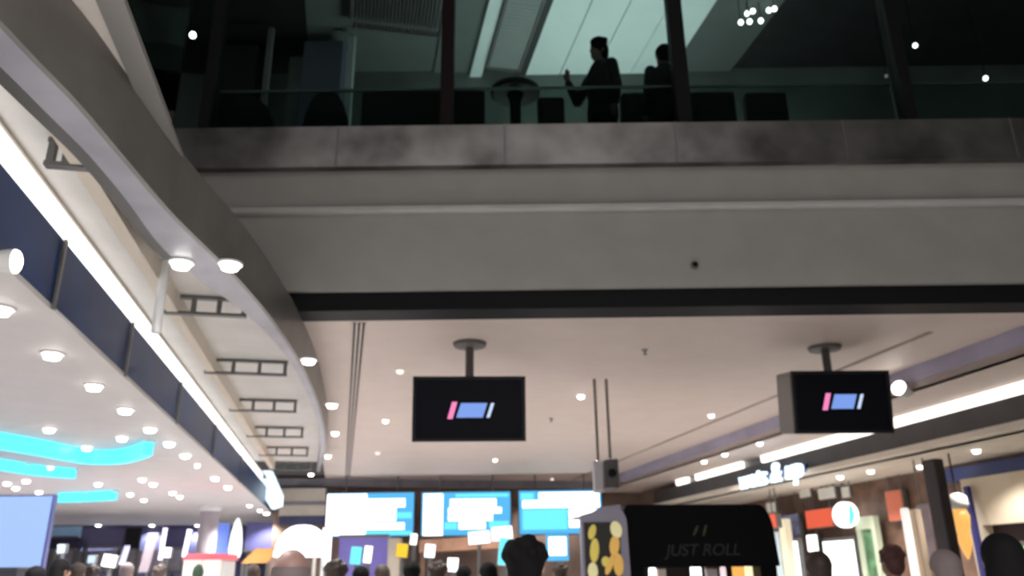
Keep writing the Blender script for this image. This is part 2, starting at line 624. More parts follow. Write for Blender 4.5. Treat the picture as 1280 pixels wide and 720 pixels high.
# mullions of the glass front and the panes
mull = [(214, 20), (268, 12), (560, 15), (848, 17), (1122, 14), (1420, 14)]
xs = []
z_top = hY(-40)
for i, (px, w) in enumerate(mull):
    p = at_Y(px, 80, Y_B + 0.12)
    wd = w * 8.4 / F
    bm = bmesh.new()
    box(bm, (p.x, Y_B + 0.12, (z_b4 + z_top) / 2), (wd, 0.16, z_top - z_b4))
    struct('trim_%d' % (40 + i), bm, BLACK if i != 2 else mat('dark_red_black', (0.012, 0.005, 0.006), 0.6, spec=0.2), bevel=0.01)
    xs.append((p.x, wd))
GL = glass('teal_glass', (0.78, 0.86, 0.845), 0.06)
GL2 = glass('balustrade_glass', (0.72, 0.77, 0.76), 0.10)
for i in range(len(xs) - 1):
    x0, x1 = xs[i][0] + xs[i][1] / 2, xs[i + 1][0] - xs[i + 1][1] / 2
    bm = bmesh.new()
    box(bm, ((x0 + x1) / 2, Y_B + 0.12, (z_b4 + z_top) / 2), (x1 - x0, 0.012, z_top - z_b4))
    struct('window_%d' % (i + 1), bm, GL)
# inner balustrade panels behind the glass front
z_bal = hY(88)
for i in range(1, len(xs) - 1):
    x0, x1 = xs[i][0] + 0.02, xs[i + 1][0] - 0.02
    lab = ['glass balustrade panel in front of the two armchairs upstairs', 'glass balustrade panel in front of the pedestal table upstairs',
           'glass balustrade panel right of the waving person upstairs', 'rightmost glass balustrade panel on the bridge'][i - 1]
    t = thing('glass_balustrade', lab, 'balustrade', ((x0 + x1) / 2, Y_B + 0.30, z_b4), 0, 'balustrade panels on the bridge')
    bm = bmesh.new()
    box(bm, (0, 0, (z_bal - z_b4) / 2), (x1 - x0, 0.012, z_bal - z_b4))
    obj('pane', bm, GL2, t)
    bm = bmesh.new()
    box(bm, (0, 0, z_bal - z_b4 + 0.0), (x1 - x0, 0.03, 0.025))
    obj('top_rail', bm, mat('rail_teal_grey', (0.10, 0.12, 0.115), 0.5, 0.3), t, bevel=0.005)
    bm = bmesh.new()
    box(bm, (0, 0, 0.02), (x1 - x0, 0.05, 0.05))
    obj('channel', bm, GMETAL, t)

# side balustrade at the top of the left gallery edge
t = thing('glass_balustrade', 'dark glass balustrade along the left gallery edge beside the beige soffit', 'balustrade', P(3.0, bR, H_C + 0.06), ANG)
bm = bmesh.new()
box(bm, (0, 0, 0.55), (0.015, 2 * (aE - 3.0), 1.1))
obj('pane', bm, glass('dark_side_glass', (0.16, 0.24, 0.24), 0.1), t)
bm = bmesh.new()
box(bm, (0, 0, 1.12), (0.05, 2 * (aE - 3.0), 0.04))
obj('top_rail', bm, GMETAL, t)

# slim pale post and other uprights of the lounge
def upright(name, x, w, Y, lab, cat, m, y_top=-30):
    p = at_Y(x, 80, Y)
    zt = min(at_Y(x, y_top, Y).z, CAM_Z + H_U - 0.01)
    t = thing(name, lab, cat, (p.x, Y, Z_UF))
    wd = w * Y * 1.25 / F
    bm = bmesh.new()
    box(bm, (0, 0, (zt - Z_UF) / 2), (wd, wd * 0.8, zt - Z_UF))
    obj('shaft', bm, m, t, bevel=0.01)
    bm = bmesh.new()
    box(bm, (0, 0, 0.05), (wd * 1.04, wd * 1.04, 0.1))
    obj('base_plate', bm, GMETAL, t)
    return t


upright('post', 438, 9, 9.2, 'slim pale teal post in the lounge left of the first dark mullion', 'post', mat('pale_teal_post', (0.36, 0.44, 0.42), 0.5))
upright('post', 335, 7, 9.0, 'slim dim grey post upstairs between the two armchairs', 'post', mat('grey_post', (0.16, 0.17, 0.17), 0.5))
upright('column', 300, 55, 9.6, 'wide dark column in the lounge behind the left armchair', 'column', DKWALL)
upright('room_divider', 408, 46, 9.5, 'bluish grey upright screen panel behind the slim pale post', 'panel', mat('blue_grey_panel', (0.10, 0.12, 0.16), 0.5))
upright('room_divider', 372, 16, 9.7, 'narrow greenish upright screen panel left of the bluish one', 'panel', mat('green_grey_panel', (0.14, 0.17, 0.155), 0.5))

# lounge lamps: small lit bulbs on drop cords
def pendant(px, py, Y, r, m, lab, grp=None, ln=None):
    p = at_Y(px, py, Y)
    t = thing('pendant_lamp', lab, 'lamp', p, 0, grp)
    bm = bmesh.new()
    lathe(bm, [(r * .15, -r), (r * .7, -r * .75), (r, 0), (r * .7, r * .8), (r * .25, r * 1.1)], seg=14)
    obj('bulb', bm, m, t, smooth=True)
    bm = bmesh.new()
    zc_ = CAM_Z + H_U + 0.06 if ln is None else p.z + ln
    cyl(bm, (0, 0, r * 1.05), (0, 0, r * 1.6), r * .4, r * .25, 10)
    cyl(bm, (0, 0, r * 1.5), (0, 0, zc_ - p.z), 0.006, None, 6)
    obj('cord', bm, BLACK, t)
    return t


pendant(241, 44, 8.0, 0.038, LAMPW, 'single small white lamp glowing in the dark lounge at far left')
for i, (x, y) in enumerate([(926, 28), (934, 17), (941, 14), (937, 27), (951, 26), (961, 13), (968, 11)]):
    pendant(x, y, 8.6 + 0.07 * (i % 3), 0.034, LAMPS,
            ['leftmost bulb of the lamp cluster upstairs', 'second bulb from the left in the upstairs lamp cluster', 'taller middle-left bulb of the upstairs lamp cluster',
             'low dim bulb between the left bulbs of the upstairs cluster', 'low bulb in the middle of the upstairs lamp cluster', 'second bulb from the right in the upstairs lamp cluster',
             'rightmost bulb of the lamp cluster upstairs'][i], 'cluster of lamps in the lounge')
pendant(1144, 57, 8.6, 0.03, LAMPS, 'small warm lamp upstairs just right of the right-hand mullion')
pendant(1232, 98, 8.8, 0.03, LAMPS, 'small warm lamp at far right of the dark lounge')
pendant(1108, 95, 8.9, 0.024, mat('lamp_faint', (0.3, 0.28, 0.25), 0.4, emit=(1, .8, .6), es=0.12), 'faint small lamp upstairs just left of the right-hand mullion')

# lounge furniture
def armchair(px, Y, w, lab, hgt=0.95):
    p = at_Y(px, 130, Y)
    t = thing('armchair', lab, 'armchair', (p.x, Y, Z_UF), 0, 'dark seats of the lounge')
    bm = bmesh.new()
    box(bm, (0, 0, 0.28), (w * 0.8, 0.62, 0.26))
    obj('seat', bm, NEARBLK, t, bevel=0.05)
    bm = bmesh.new()
    pts = []
    for i in range(13):
        a = math.pi * i / 12
        pts.append(Vector((w / 2 * math.cos(a), -0.36, 0.14 + (hgt - 0.14) * (math.sin(a) ** 0.45))))
    prism(bm, pts, (0, 0.16, 0))
    obj('backrest', bm, NEARBLK, t, bevel=0.03)
    for sx in (-1, 1):
        bm = bmesh.new()
        box(bm, (sx * w * 0.44, 0.02, 0.36), (w * 0.13, 0.7, 0.46))
        obj('armrest', bm, NEARBLK, t, bevel=0.04)
        for sy in (-1, 1):
            bm = bmesh.new()
            cyl(bm, (sx * w * .4, sy * .28, 0), (sx * w * .4, sy * .28, 0.16), 0.02, 0.03, 8)
            obj('leg', bm, GMETAL, t)
    return t


YF = 7.6
armchair(314, YF, 0.84, 'rounded dark armchair upstairs, leftmost behind the glass', 1.22)
armchair(418, YF, 0.5, 'narrow dark armchair upstairs below the slim pale post', 1.26)


def bench(x0, x1, Y, ytop, lab):
    c, w, h = rect_at(x0, ytop, x1, 158, Y)
    t = thing('sofa', lab, 'sofa', (c.x, Y, Z_UF), 0, 'dark sofas of the lounge')
    top = at_Y((x0 + x1) / 2, ytop, Y).z - Z_UF
    bm = bmesh.new()
    box(bm, (0, 0.05, top / 2 + 0.05), (w, 0.18, top - 0.1))
    obj('backrest', bm, NEARBLK, t, bevel=0.04)
    bm = bmesh.new()
    box(bm, (0, 0.45, 0.3), (w * .98, 0.66, 0.3))
    obj('seat', bm, NEARBLK, t, bevel=0.04)
    for sx in (-1, 1):
        bm = bmesh.new()
        box(bm, (sx * w * .45, 0.1, 0.08), (0.06, 0.3, 0.16))
        obj('foot', bm, GMETAL, t)
    return t


bench(452, 606, 7.5, 113, 'dark sofa upstairs behind the first dark mullion')
bench(672, 706, 7.8, 122, 'short dark sofa upstairs between the table and the waving person')
bench(776, 920, 7.5, 116, 'dark sofa upstairs right of the waving person')
bench(932, 985, 7.5, 116, 'dim dark sofa upstairs, second right of the waving person')
# pedestal table
p = at_Y(644, 110, 7.45)
t = thing('pedestal_table', 'dark pedestal table upstairs left of the waving person', 'table', (p.x, 7.45, Z_UF))
zt = at_Y(644, 114, 7.45).z - Z_UF
bm = bmesh.new()
lathe(bm, [(0.24, zt - 0.05), (0.27, zt - 0.03), (0.27, zt), (0.25, zt + 0.01)], seg=28)
obj('tabletop', bm, NEARBLK, t)
bm = bmesh.new()
lathe(bm, [(0.09, zt - .05), (0.06, zt - .15), (0.055, 0.12), (0.10, 0.05)], seg=18)
obj('pedestal', bm, NEARBLK, t, smooth=True)
bm = bmesh.new()
lathe(bm, [(0.25, 0), (0.25, 0.03), (0.1, 0.06)], seg=24)
obj('base', bm, NEARBLK, t)
bm = bmesh.new()
lathe(bm, [(0.05, 0), (0.10, 0.03), (0.11, 0.07), (0.05, 0.12)], seg=16)
v = obj('bowl', bm, NEARBLK, None, smooth=True)
v.location = (p.x - 0.03, 7.45, Z_UF + zt + 0.012)
tag(v, 'small dark bowl on the pedestal table upstairs', 'bowl')

# added unseen area light to brighten the lounge ceiling panels
l = bpy.data.lights.new('lounge_ceiling_fill', 'AREA')
l.shape = 'RECTANGLE'
l.size, l.size_y, l.energy, l.color = 3.2, 1.2, 85, (0.96, 1.0, 0.98)
o = bpy.data.objects.new('lounge_ceiling_fill', l)
C.objects.link(o)
pl_ = at_Y(760, 150, 9.0)
o.location = (pl_.x, 9.0, Z_UF + 0.5)
o.rotation_euler = (math.pi, 0, 0)

# ================================================================== PEOPLE
def eval_mesh(o):
    dg = bpy.context.evaluated_depsgraph_get()
    me = bpy.data.meshes.new_from_object(o.evaluated_get(dg))
    bpy.data.objects.remove(o, do_unlink=True)
    for p_ in me.polygons:
        p_.use_smooth = True
    return me


def remesh(bm, name, vox=0.013, it=3):
    me = bpy.data.meshes.new(name)
    bmesh.ops.recalc_face_normals(bm, faces=bm.faces)
    bm.to_mesh(me)
    bm.free()
    o = bpy.data.objects.new(name, me)
    C.objects.link(o)
    r = o.modifiers.new('r', 'REMESH')
    r.mode = 'VOXEL'
    r.voxel_size = vox
    s = o.modifiers.new('s', 'SMOOTH')
    s.iterations = it
    s.factor = 0.6
    me2 = eval_mesh(o)
    me2.name = name
    return me2


def rings(bm, prof, seg=20):
    """prof: (cx, cy, z, rx, ry)"""
    rr = []
    for cx, cy, z, rx, ry in prof:
        rr.append([bm.verts.new((cx + rx * math.cos(2 * math.pi * i / seg), cy + ry * math.sin(2 * math.pi * i / seg), z)) for i in range(seg)])
    for k in range(len(rr) - 1):
        for i in range(seg):
            j = (i + 1) % seg
            bm.faces.new((rr[k][i], rr[k][j], rr[k + 1][j], rr[k + 1][i]))
    bm.faces.new(rr[0][::-1])
    bm.faces.new(rr[-1])


def limb(bm, pts, seg=14):
    for (p0, r0), (p1, r1) in zip(pts, pts[1:]):
        cyl(bm, p0, p1, r0, r1, seg)
    for p_, r_ in pts:
        sph(bm, p_, r_, seg=seg)


def arm_pts(s, pose):
    if pose == 'raised' and s < 0:
        return [(Vector((s * .185, 0, 1.40)), .052), (Vector((s * .33, -.06, 1.20)), .042), (Vector((s * .36, -.16, 1.43)), .029)], Vector((0.0, -0.02, 1)).normalized()
    if pose == 'bent':
        return [(Vector((s * .185, 0, 1.40)), .052), (Vector((s * .23, .02, 1.12)), .042), (Vector((s * .12, -.22, 1.10)), .029)], Vector((-s * .5, -0.8, .1)).normalized()
    return [(Vector((s * .185, 0, 1.40)), .052), (Vector((s * .235, .01, 1.12)), .042), (Vector((s * .25, -.05, .87)), .029)], Vector((0, -.15, -1)).normalized()


def hand(bm, w, d, s):
    side = Vector((0, 1, 0)) if abs(d.z) > .5 else Vector((0, 0, 1))
    side = (side - d * side.dot(d)).normalized()
    nrm = d.cross(side)
    limb(bm, [(w, .026), (w + d * .05, .032), (w + d * .085, .030)], 10)
    for k, (o_, ln) in enumerate([(-.028, .068), (-.010, .08), (.010, .075), (.027, .058)]):
        b_ = w + d * .085 + side * o_
        m_ = b_ + d * ln * .55 + nrm * .004 * s
        limb(bm, [(b_, .0095), (m_, .009), (m_ + d * ln * .45 + nrm * .014 * s, .008)], 8)
    b_ = w + d * .03 - side * .024
    limb(bm, [(b_, .012), (b_ - side * .03 + d * .03, .0105), (b_ - side * .038 + d * .06, .009)], 8)


LEG = lambda s: [(Vector((s * .088, 0, .92)), .088), (Vector((s * .10, -.01, .50)), .056), (Vector((s * .10, .02, .09)), .037)]
TORSO = [(0, 0, .86, .15, .10), (0, 0, .96, .168, .118), (0, 0, 1.08, .142, .10), (0, 0, 1.28, .168, .115), (0, 0, 1.39, .178, .10), (0, 0, 1.45, .11, .08), (0, .005, 1.49, .062, .062), (0, -.005, 1.56, .055, .058)]
HEADC = Vector((0, -.015, 1.645))


def head(bm):
    sph(bm, HEADC + Vector((0, .012, .02)), .093, (.83, 1.02, 1.0), 20)
    sph(bm, HEADC + Vector((0, -.025, -.045)), .066, (.88, .98, 1.0), 16)
    sph(bm, HEADC + Vector((0, -.10, -.022)), .016, (.8, 1, 1.2), 10)
    cyl(bm, HEADC + Vector((0, -.098, -.02)), HEADC + Vector((0, -.085, .02)), .012, .008, 8)
    sph(bm, HEADC + Vector((0, -.082, -.066)), .022, (1.1, .5, .35), 10)
    for s in (-1, 1):
        sph(bm, HEADC + Vector((s * .082, .008, -.005)), .026, (.35, .7, 1.1), 10)


BODY = {}


def body_meshes(pose):
    if pose in BODY:
        return BODY[pose]
    bm = bmesh.new()
    rings(bm, TORSO)
    head(bm)
    for s in (-1, 1):
        pts, d = arm_pts(s, pose)
        limb(bm, pts)
        hand(bm, pts[-1][0], d, s)
        limb(bm, LEG(s))
        sph(bm, (s * .10, -.05, .045), .05, (.85, 2.2, .85), 14)
    body = remesh(bm, 'body', .0125, 2)
    bm = bmesh.new()
    rings(bm, [(0, 0, .80, .19, .14), (0, 0, .96, .188, .138), (0, 0, 1.08, .172, .125), (0, 0, 1.28, .19, .135), (0, 0, 1.39, .196, .12), (0, 0, 1.455, .13, .10), (0, .006, 1.51, .082, .082)])
    for s in (-1, 1):
        pts, d = arm_pts(s, pose)
        limb(bm, [(p_, r_ + .016) for p_, r_ in pts[:2]] + [(pts[2][0] - (pts[2][0] - pts[1][0]).normalized() * .02, pts[2][1] + .014)])
    top = remesh(bm, 'jacket', .014, 3)
    bm = bmesh.new()
    rings(bm, [(0, 0, .84, .165, .12), (0, 0, .92, .178, .128), (0, 0, 1.0, .165, .122)])
    for s in (-1, 1):
        limb(bm, [(p_, r_ + .016) for p_, r_ in LEG(s)[:2]] + [(LEG(s)[2][0] - Vector((0, 0, .01)), .052)])
    trs = remesh(bm, 'trousers', .014, 3)
    bm = bmesh.new()
    for s in (-1, 1):
        sph(bm, (s * .10, -.055, .05), .056, (.9, 2.3, .9), 14)
    sho = remesh(bm, 'shoes', .012, 2)
    BODY[pose] = (body, top, trs, sho)
    return BODY[pose]


HAIRS = {}


def hair_mesh(style):
    if style in HAIRS:
        return HAIRS[style]
    bm = bmesh.new()
    if style == 'thin':          # a low fringe round a bald crown
        sph(bm, HEADC + Vector((0, .02, .012)), .098, (.88, 1.0, .98), 24)
        bmesh.ops.delete(bm, geom=[v_ for v_ in bm.verts if v_.co.z > HEADC.z + .055 or v_.co.y < HEADC.y - .01 or v_.co.z < HEADC.z - .07], context='VERTS')
        me = bpy.data.meshes.new('hair')
        bm.to_mesh(me)
        bm.free()
        for p_ in me.polygons:
            p_.use_smooth = True
    else:
        sph(bm, HEADC + Vector((0, .022, .035)), .102, (.92, 1.03, .98), 20)
        sph(bm, HEADC + Vector((0, .05, -.01)), .088, (.95, .8, 1.1), 16)
        if style == 'spiky':
            rnd = random.Random(4)
            for k_ in range(150):
                a = rnd.uniform(0, 6.283)
                rr_ = rnd.uniform(0, .085)
                cyl(bm, HEADC + Vector((rr_ * math.cos(a), .02 + rr_ * math.sin(a), .09)),
                    HEADC + Vector((rr_ * 1.2 * math.cos(a), .02 + rr_ * 1.25 * math.sin(a), .135 + rnd.uniform(-.012, .018))), .020, .008, 6)
        if style == 'full':
            rnd = random.Random(7)
            for k_ in range(26):
                a, b_ = rnd.uniform(0, 6.283), rnd.uniform(.1, 1.4)
                sph(bm, HEADC + Vector((.088 * math.cos(a) * math.cos(b_), .03 + .09 * math.sin(a) * math.cos(b_), .04 + .088 * math.sin(b_))), .03, seg=8)
        if style == 'long':
            rings(bm, [(0, .06, 1.36, .09, .035), (0, .06, 1.50, .10, .05), (0, .045, 1.60, .095, .07), (0, .03, 1.68, .085, .08)], 16)
        me = remesh(bm, 'hair', .010, 2)
    HAIRS[style] = me
    return me


def set_mat(o, m):
    if not o.data.materials:
        o.data.materials.append(None)
    for s_ in o.material_slots:
        s_.link = 'OBJECT'
        s_.material = m


def person(label, x, y, z, height, rz, skin, hair, hairm, topm, trm, pose='down', grp=None, lean=0):
    o = bpy.data.objects.new('person', body_meshes(pose)[0])
    C.objects.link(o)
    set_mat(o, skin)
    s = height / 1.75
    o.scale = (s, s, s)
    o.location = (x, y, z)
    o.rotation_euler = (0, 0, rz)
    tag(o, label, 'person', grp)
    for nm, me, m in [('jacket', body_meshes(pose)[1], topm), ('trousers', body_meshes(pose)[2], trm), ('shoes', body_meshes(pose)[3], BLACK), ('hair', hair_mesh(hair) if hair else None, hairm)]:
        if me is None:
            continue
        c = bpy.data.objects.new(nm, me)
        C.objects.link(c)
        set_mat(c, m)
        c.parent = o
    for sx in (-1, 1):
        c = bpy.data.objects.new('eye', EYE)
        C.objects.link(c)
        set_mat(c, BLACK)
        c.location = HEADC + Vector((sx * .032, -.078, .012))
        c.parent = o
    return o


bm = bmesh.new()
sph(bm, (0, 0, 0), .011, (1.2, .6, .8), 8)
EYE = bpy.data.meshes.new('eye')
bm.to_mesh(EYE)
bm.free()

DJ = mat('dark_jacket', (0.02, 0.02, 0.024), 0.8)
GJ = mat('grey_jumper', (0.20, 0.19, 0.18), 0.9)
MJ = mat('maroon_jumper', (0.11, 0.035, 0.04), 0.9)
BJ = mat('blue_jumper', (0.05, 0.08, 0.16), 0.9)
PJ = mat('pale_shirt', (0.45, 0.42, 0.46), 0.9)
TJ = mat('dark_trousers', (0.03, 0.032, 0.04), 0.85)
HB = mat('black_hair', (0.005, 0.0045, 0.005), 0.8, spec=.15)
HBR = mat('brown_hair', (0.035, 0.02, 0.014), 0.6)
HG = mat('grey_hair', (0.20, 0.16, 0.16), 0.7)
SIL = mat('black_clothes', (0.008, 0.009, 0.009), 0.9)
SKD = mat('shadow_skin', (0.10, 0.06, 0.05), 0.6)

# upstairs
pw = at_Y(752, 120, 7.25)
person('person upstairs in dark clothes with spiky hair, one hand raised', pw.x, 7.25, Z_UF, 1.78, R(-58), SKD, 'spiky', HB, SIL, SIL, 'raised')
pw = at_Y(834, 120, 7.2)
person('person in dark clothes upstairs, half behind the mullion right of the raised hand', pw.x, 7.2, Z_UF, 1.69, R(200), SKD, 'short', HB, SIL, SIL)


def stand(px, py_top, Y, height=None):
    """feet on the floor, top of the hair at the given picture row"""
    p_ = at_Y(px, py_top, Y)
    return p_.x, Y, p_.z / 1.755 * 1.75


def walker(label, px, py_top, Y, rz, skin, hair, hairm, topm, trm=None, pose='down', grp=None):
    x, y, hgt = stand(px, py_top, Y)
    person(label, x, y, 0, hgt / 1.0 * (1.75 / 1.765), rz, skin, hair, hairm, topm, trm or TJ, pose, grp)


walker('balding grey-haired person seen from behind, below the lit white dome', 366, 683, 3.7, R(188), mat('skin_pink', (0.42, 0.25, 0.22), .5), 'thin', HG, GJ)
walker('person with thick black hair, nearest the camera below the small menu screen', 656, 675, 3.9, R(175), SKIN, 'full', HB, DJ)
walker('person in dark jacket before the white lit panel in the right shops', 1021, 690, 6.0, R(170), SKIN2, 'short', HBR, DJ, pose='bent')
walker('person with reddish brown hair right of the green panel', 1112, 684, 7.2, R(200), SKIN2, 'full', mat('red_brown_hair', (0.07, 0.022, 0.02), .6), DJ)
walker('grey-haired person standing below the dark column on the right', 1178, 688, 5.2, R(178), SKIN, 'short', HG, GJ)
walker('person in black at far right before the dark doorway', 1248, 668, 3.9, R(160), SKIN2, 'long', HB, DJ, pose='bent')
CG = 'crowd at the food counters'
crowd = [(78, 699, 9.5, HB, DJ, 'long', 'dark-haired person below the dark blue panel beside the glowing blue wall'),
         (98, 704, 10.5, HBR, MJ, 'short', 'person in maroon just right of the dark-haired one by the blue wall'),
         (116, 708, 11.5, HBR, BJ, 'full', 'brown-haired person left of the tilted white sign'),
         (160, 704, 12.0, HG, PJ, 'short', 'person in a pale shirt right of the tilted white sign'),
         (47, 708, 9.0, HB, BJ, 'short', 'leftmost person, before the glowing blue wall'),
         (200, 707, 13.3, HBR, GJ, 'full', 'person in grey left of the red-topped booth'),
         (318, 706, 12.0, HBR, GJ, 'short', 'person in grey below the orange awning'),
         (421, 702, 7.4, HBR, MJ, 'full', 'person in maroon below the left menu board'),
         (452, 708, 9.2, HB, MJ, 'short', 'person in maroon right of the cyan counter sign'),
         (478, 706, 9.8, HBR, DJ, 'long', 'long-haired person under the right half of the left menu board'),
         (515, 702, 8.6, HB, BJ, 'short', 'person in blue below the yellow sign'),
         (548, 703, 9.0, HBR, DJ, 'full', 'person in a dark jacket below the middle menu board, left of the brown canopy lamps'),
         (580, 707, 10.0, HB, MJ, 'short', 'person in maroon below the middle of the brown wall'),
         (610, 703, 8.4, HB, DJ, 'long', 'long-haired person left of the nearest black-haired head'),
         (700, 705, 10.6, HBR, MJ, 'full', 'person in maroon below the small blue menu screen')]
for i, (x, y, Y, hm, tm, st, lb) in enumerate(crowd):
    walker(lb, x, y, Y, R(150 + (i * 53) % 70), SKIN if i % 3 else SKIN2, st, hm, tm, None, 'bent' if i % 2 else 'down', CG)

# ================================================================== LIGHT STRIPS
t = thing('linear_light', 'long bright white light strip above the navy fascia on the left', 'light strip', P(2.0, B0, (s_lo + s_hi) / 2), ANG)
segs = [(1.6, 11.2), (11.3, 13.2), (13.3, 17.2)]
for i, (p0, p1) in enumerate(segs):
    bm = bmesh.new()
    box(bm, (-0.053, (p0 + p1) / 2 - 2.0, 0), (0.08, p1 - p0, s_hi - s_lo))
    obj('diffuser', bm, STRIPL, t, bevel=0.02)
bm = bmesh.new()
box(bm, (-0.105, 7.6, 0), (0.03, 15.4, s_hi - s_lo))
obj('housing', bm, GMETAL, t)

t = thing('linear_light', 'long warm white light strip on the right above the dark shop fascia', 'light strip', P(0, B_R, (zs1 + z2) / 2), ANG)
aR = [ab(at_b(x, 560, B_R))[0] for x in (950, 925, 866, 856, 842)]
for p0, p1 in [(6.0, aR[0]), (aR[1], aR[2]), (aR[3], aR[4])]:
    bm = bmesh.new()
    box(bm, (0.02, (p0 + p1) / 2, 0), (0.08, p1 - p0, zs1 - z2 - 0.02))
    obj('diffuser', bm, STRIPR, t, bevel=0.02)
bm = bmesh.new()
box(bm, (0.10, (6 + aR[4]) / 2, 0), (0.06, aR[4] - 6.0, zs1 - z2))
obj('housing', bm, GMETAL, t)

# ================================================================== DOWNLIGHTS
DLP = {}


def downlight(px, py, h, r, label, m=None, grp=None, watt=0.0, blim=None):
    m = m or LAMPW
    p_ = at_h(px, py, h)
    if blim:
        a_, b_ = ab(p_)
        p_ = P(a_, min(max(b_, blim[0]), blim[1]), h)
    key = (round(r, 3), m.name, watt)
    if key in DLP:
        d = dup(DLP[key], p_, None, label)
        if grp:
            d['group'] = grp
        return d
    t = thing('downlight', label, 'downlight', p_, 0, grp)
    bm = bmesh.new()
    lathe(bm, [(r * 1.0, -0.012), (r * 1.25, -0.012), (r * 1.3, 0.0), (r * 1.0, 0.0)], seg=20)
    obj('trim_ring', bm, WHITE, t)
    bm = bmesh.new()
    lathe(bm, [(r * .3, -0.05), (r * .8, -0.042), (r * 1.0, -0.013), (r * .95, -0.004)], seg=20)
    obj('lens', bm, m, t, smooth=True)
    if watt:
        l = bpy.data.lights.new('lamp_light', 'SPOT')
        l.energy, l.color = watt, (1.0, 0.965, 0.94)
        l.spot_size, l.spot_blend, l.shadow_soft_size = R(125), 0.6, 0.05
        lo = bpy.data.objects.new('lamp_light', l)
        C.objects.link(lo)
        lo.location = (0, 0, -0.09)
        lo.parent = t
    DLP[key] = t
    return t


G1 = 'row of large downlights along the left ceiling edge'
ordn = ['nearest', 'second nearest', 'third nearest', 'fourth nearest', 'fifth nearest', 'sixth nearest', 'seventh nearest', 'eighth nearest', 'ninth nearest', 'tenth nearest', 'farthest']
row = [(1, 384), (66, 441), (118, 481), (157, 511), (188, 535), (212, 553), (232, 568), (247, 580), (269, 597), (285, 608)]
for i, (x, y) in enumerate(row):
    downlight(x, y, H_L, 0.058 if i != 7 else 0.03, '%s large downlight in the row along the left ceiling edge by the navy fascia' % ordn[i], LAMPW, G1, 90)
G2 = 'small downlights on the left ceiling'
small = [(62, 535, 'small downlight highest above the middle of the upper cyan light'), (20, 547, 'small downlight at the left end above the upper cyan light'),
         (109, 558, 'small downlight just above the upper cyan light, right of middle'), (153, 546, 'small downlight above the curled right end of the upper cyan light'),
         (62, 583, 'small downlight between the two long cyan lights'), (9, 603, 'leftmost small downlight below the lower cyan light'), (20, 609, 'small downlight in the bright cluster below the lower cyan light, lowest'),
         (33, 600, 'small downlight in the bright cluster below the lower cyan light, highest'), (49, 614, 'small downlight just above the right top of the glowing blue wall'),
         (123, 604, 'small downlight above the short cyan light'), (178, 598, 'small downlight right of the upper cyan light, upper left of a cluster of six'), (192, 604, 'small downlight right of the upper cyan light, upper right of the left four'),
         (163, 617, 'small downlight right of the short cyan light, leftmost of its cluster'), (180, 624, 'small downlight right of the short cyan light, lowest of its cluster'),
         (216, 615, 'left one of two close downlights before the dark back wall'), (225, 620, 'right one of two close downlights before the dark back wall'),
         (123, 656, 'left downlight of three low over the navy back wall'), (190, 656, 'middle downlight of three low over the navy back wall'), (247, 656, 'right downlight of three low over the navy back wall'),
         (312, 631, 'faint downlight below the far end of the left light strip'), (325, 637, 'middle downlight of three under the end of the left light strip'), (335, 641, 'last downlight under the end of the left light strip')]
for x, y, lb in small:
    downlight(x, y, H_L, 0.052 if y < 640 else 0.07, lb, LAMPW if x != 312 else LAMPS, G2, 90 if y < 590 else 170, (-30, B0 - 0.12))
G3 = 'downlights under the curved gallery edge'
for x, y, lb in [(227, 327, 'left one of the two bright downlights on the nearest gallery soffit'), (288, 329, 'right one of the two bright downlights on the nearest gallery soffit'),
                 (386, 449, 'bright downlight on the curved gallery edge left of the ceiling slots'), (415, 505, 'second bright downlight on the curved edge, left of the slot ends'),
                 (419, 540, 'third downlight along the curved gallery edge'), (410, 569, 'fourth downlight along the curved gallery edge'), (389, 592, 'faint farthest downlight of the curved gallery edge')]:
    downlight(x, y, H_LO, 0.060 if y < 520 else 0.05, lb, LAMPW, G3, 80)
G4 = 'sparse lamps of the beige ceiling'
for x, y, m, lb in [(500, 462, LAMPD, 'dim unlit-looking lamp on the beige ceiling left of the left screen'), (482, 525, LAMPS, 'small lamp on the beige ceiling at the left of the left screen'),
                    (472, 565, LAMPD, 'dim lamp on the beige ceiling lower left of the left screen'), (619, 574, LAMPS, 'small lamp on the beige ceiling below the left screen'),
                    (726, 494, LAMPW, 'bright lamp on the beige ceiling left of the twin rods'), (889, 518, LAMPS, 'small lamp on the beige ceiling midway between the rods and the right screen'),
                    (690, 598, LAMPD, 'dim lamp on the beige ceiling above the right menu board')]:
    downlight(x, y, H_C, 0.045, lb, m, G4, 260)
G5 = 'downlights of the right shops'
for x, y, h, lb in [(940, 553, z1, 'downlight above the warm strip, nearest the right screen'), (905, 567, z1, 'middle downlight above the warm strip gap'), (880, 576, z1, 'farthest downlight above the warm strip')]:
    downlight(x, y, h, 0.05, lb, LAMPW, G5, 130, (bRt + .15, B_R - .1))
for x, y, lb in [(1050, 595, 'left one of two downlights in the cream shop soffit'), (1088, 588, 'right one of two downlights in the cream shop soffit'),
                 (1220, 562, 'bright downlight at far right under the dark fascia'), (1150, 582, 'downlight left of the dark column in the right shops')]:
    downlight(x, y, z3, 0.05, lb, LAMPW, G5, 110, (B_R + .2, B_W - .3))
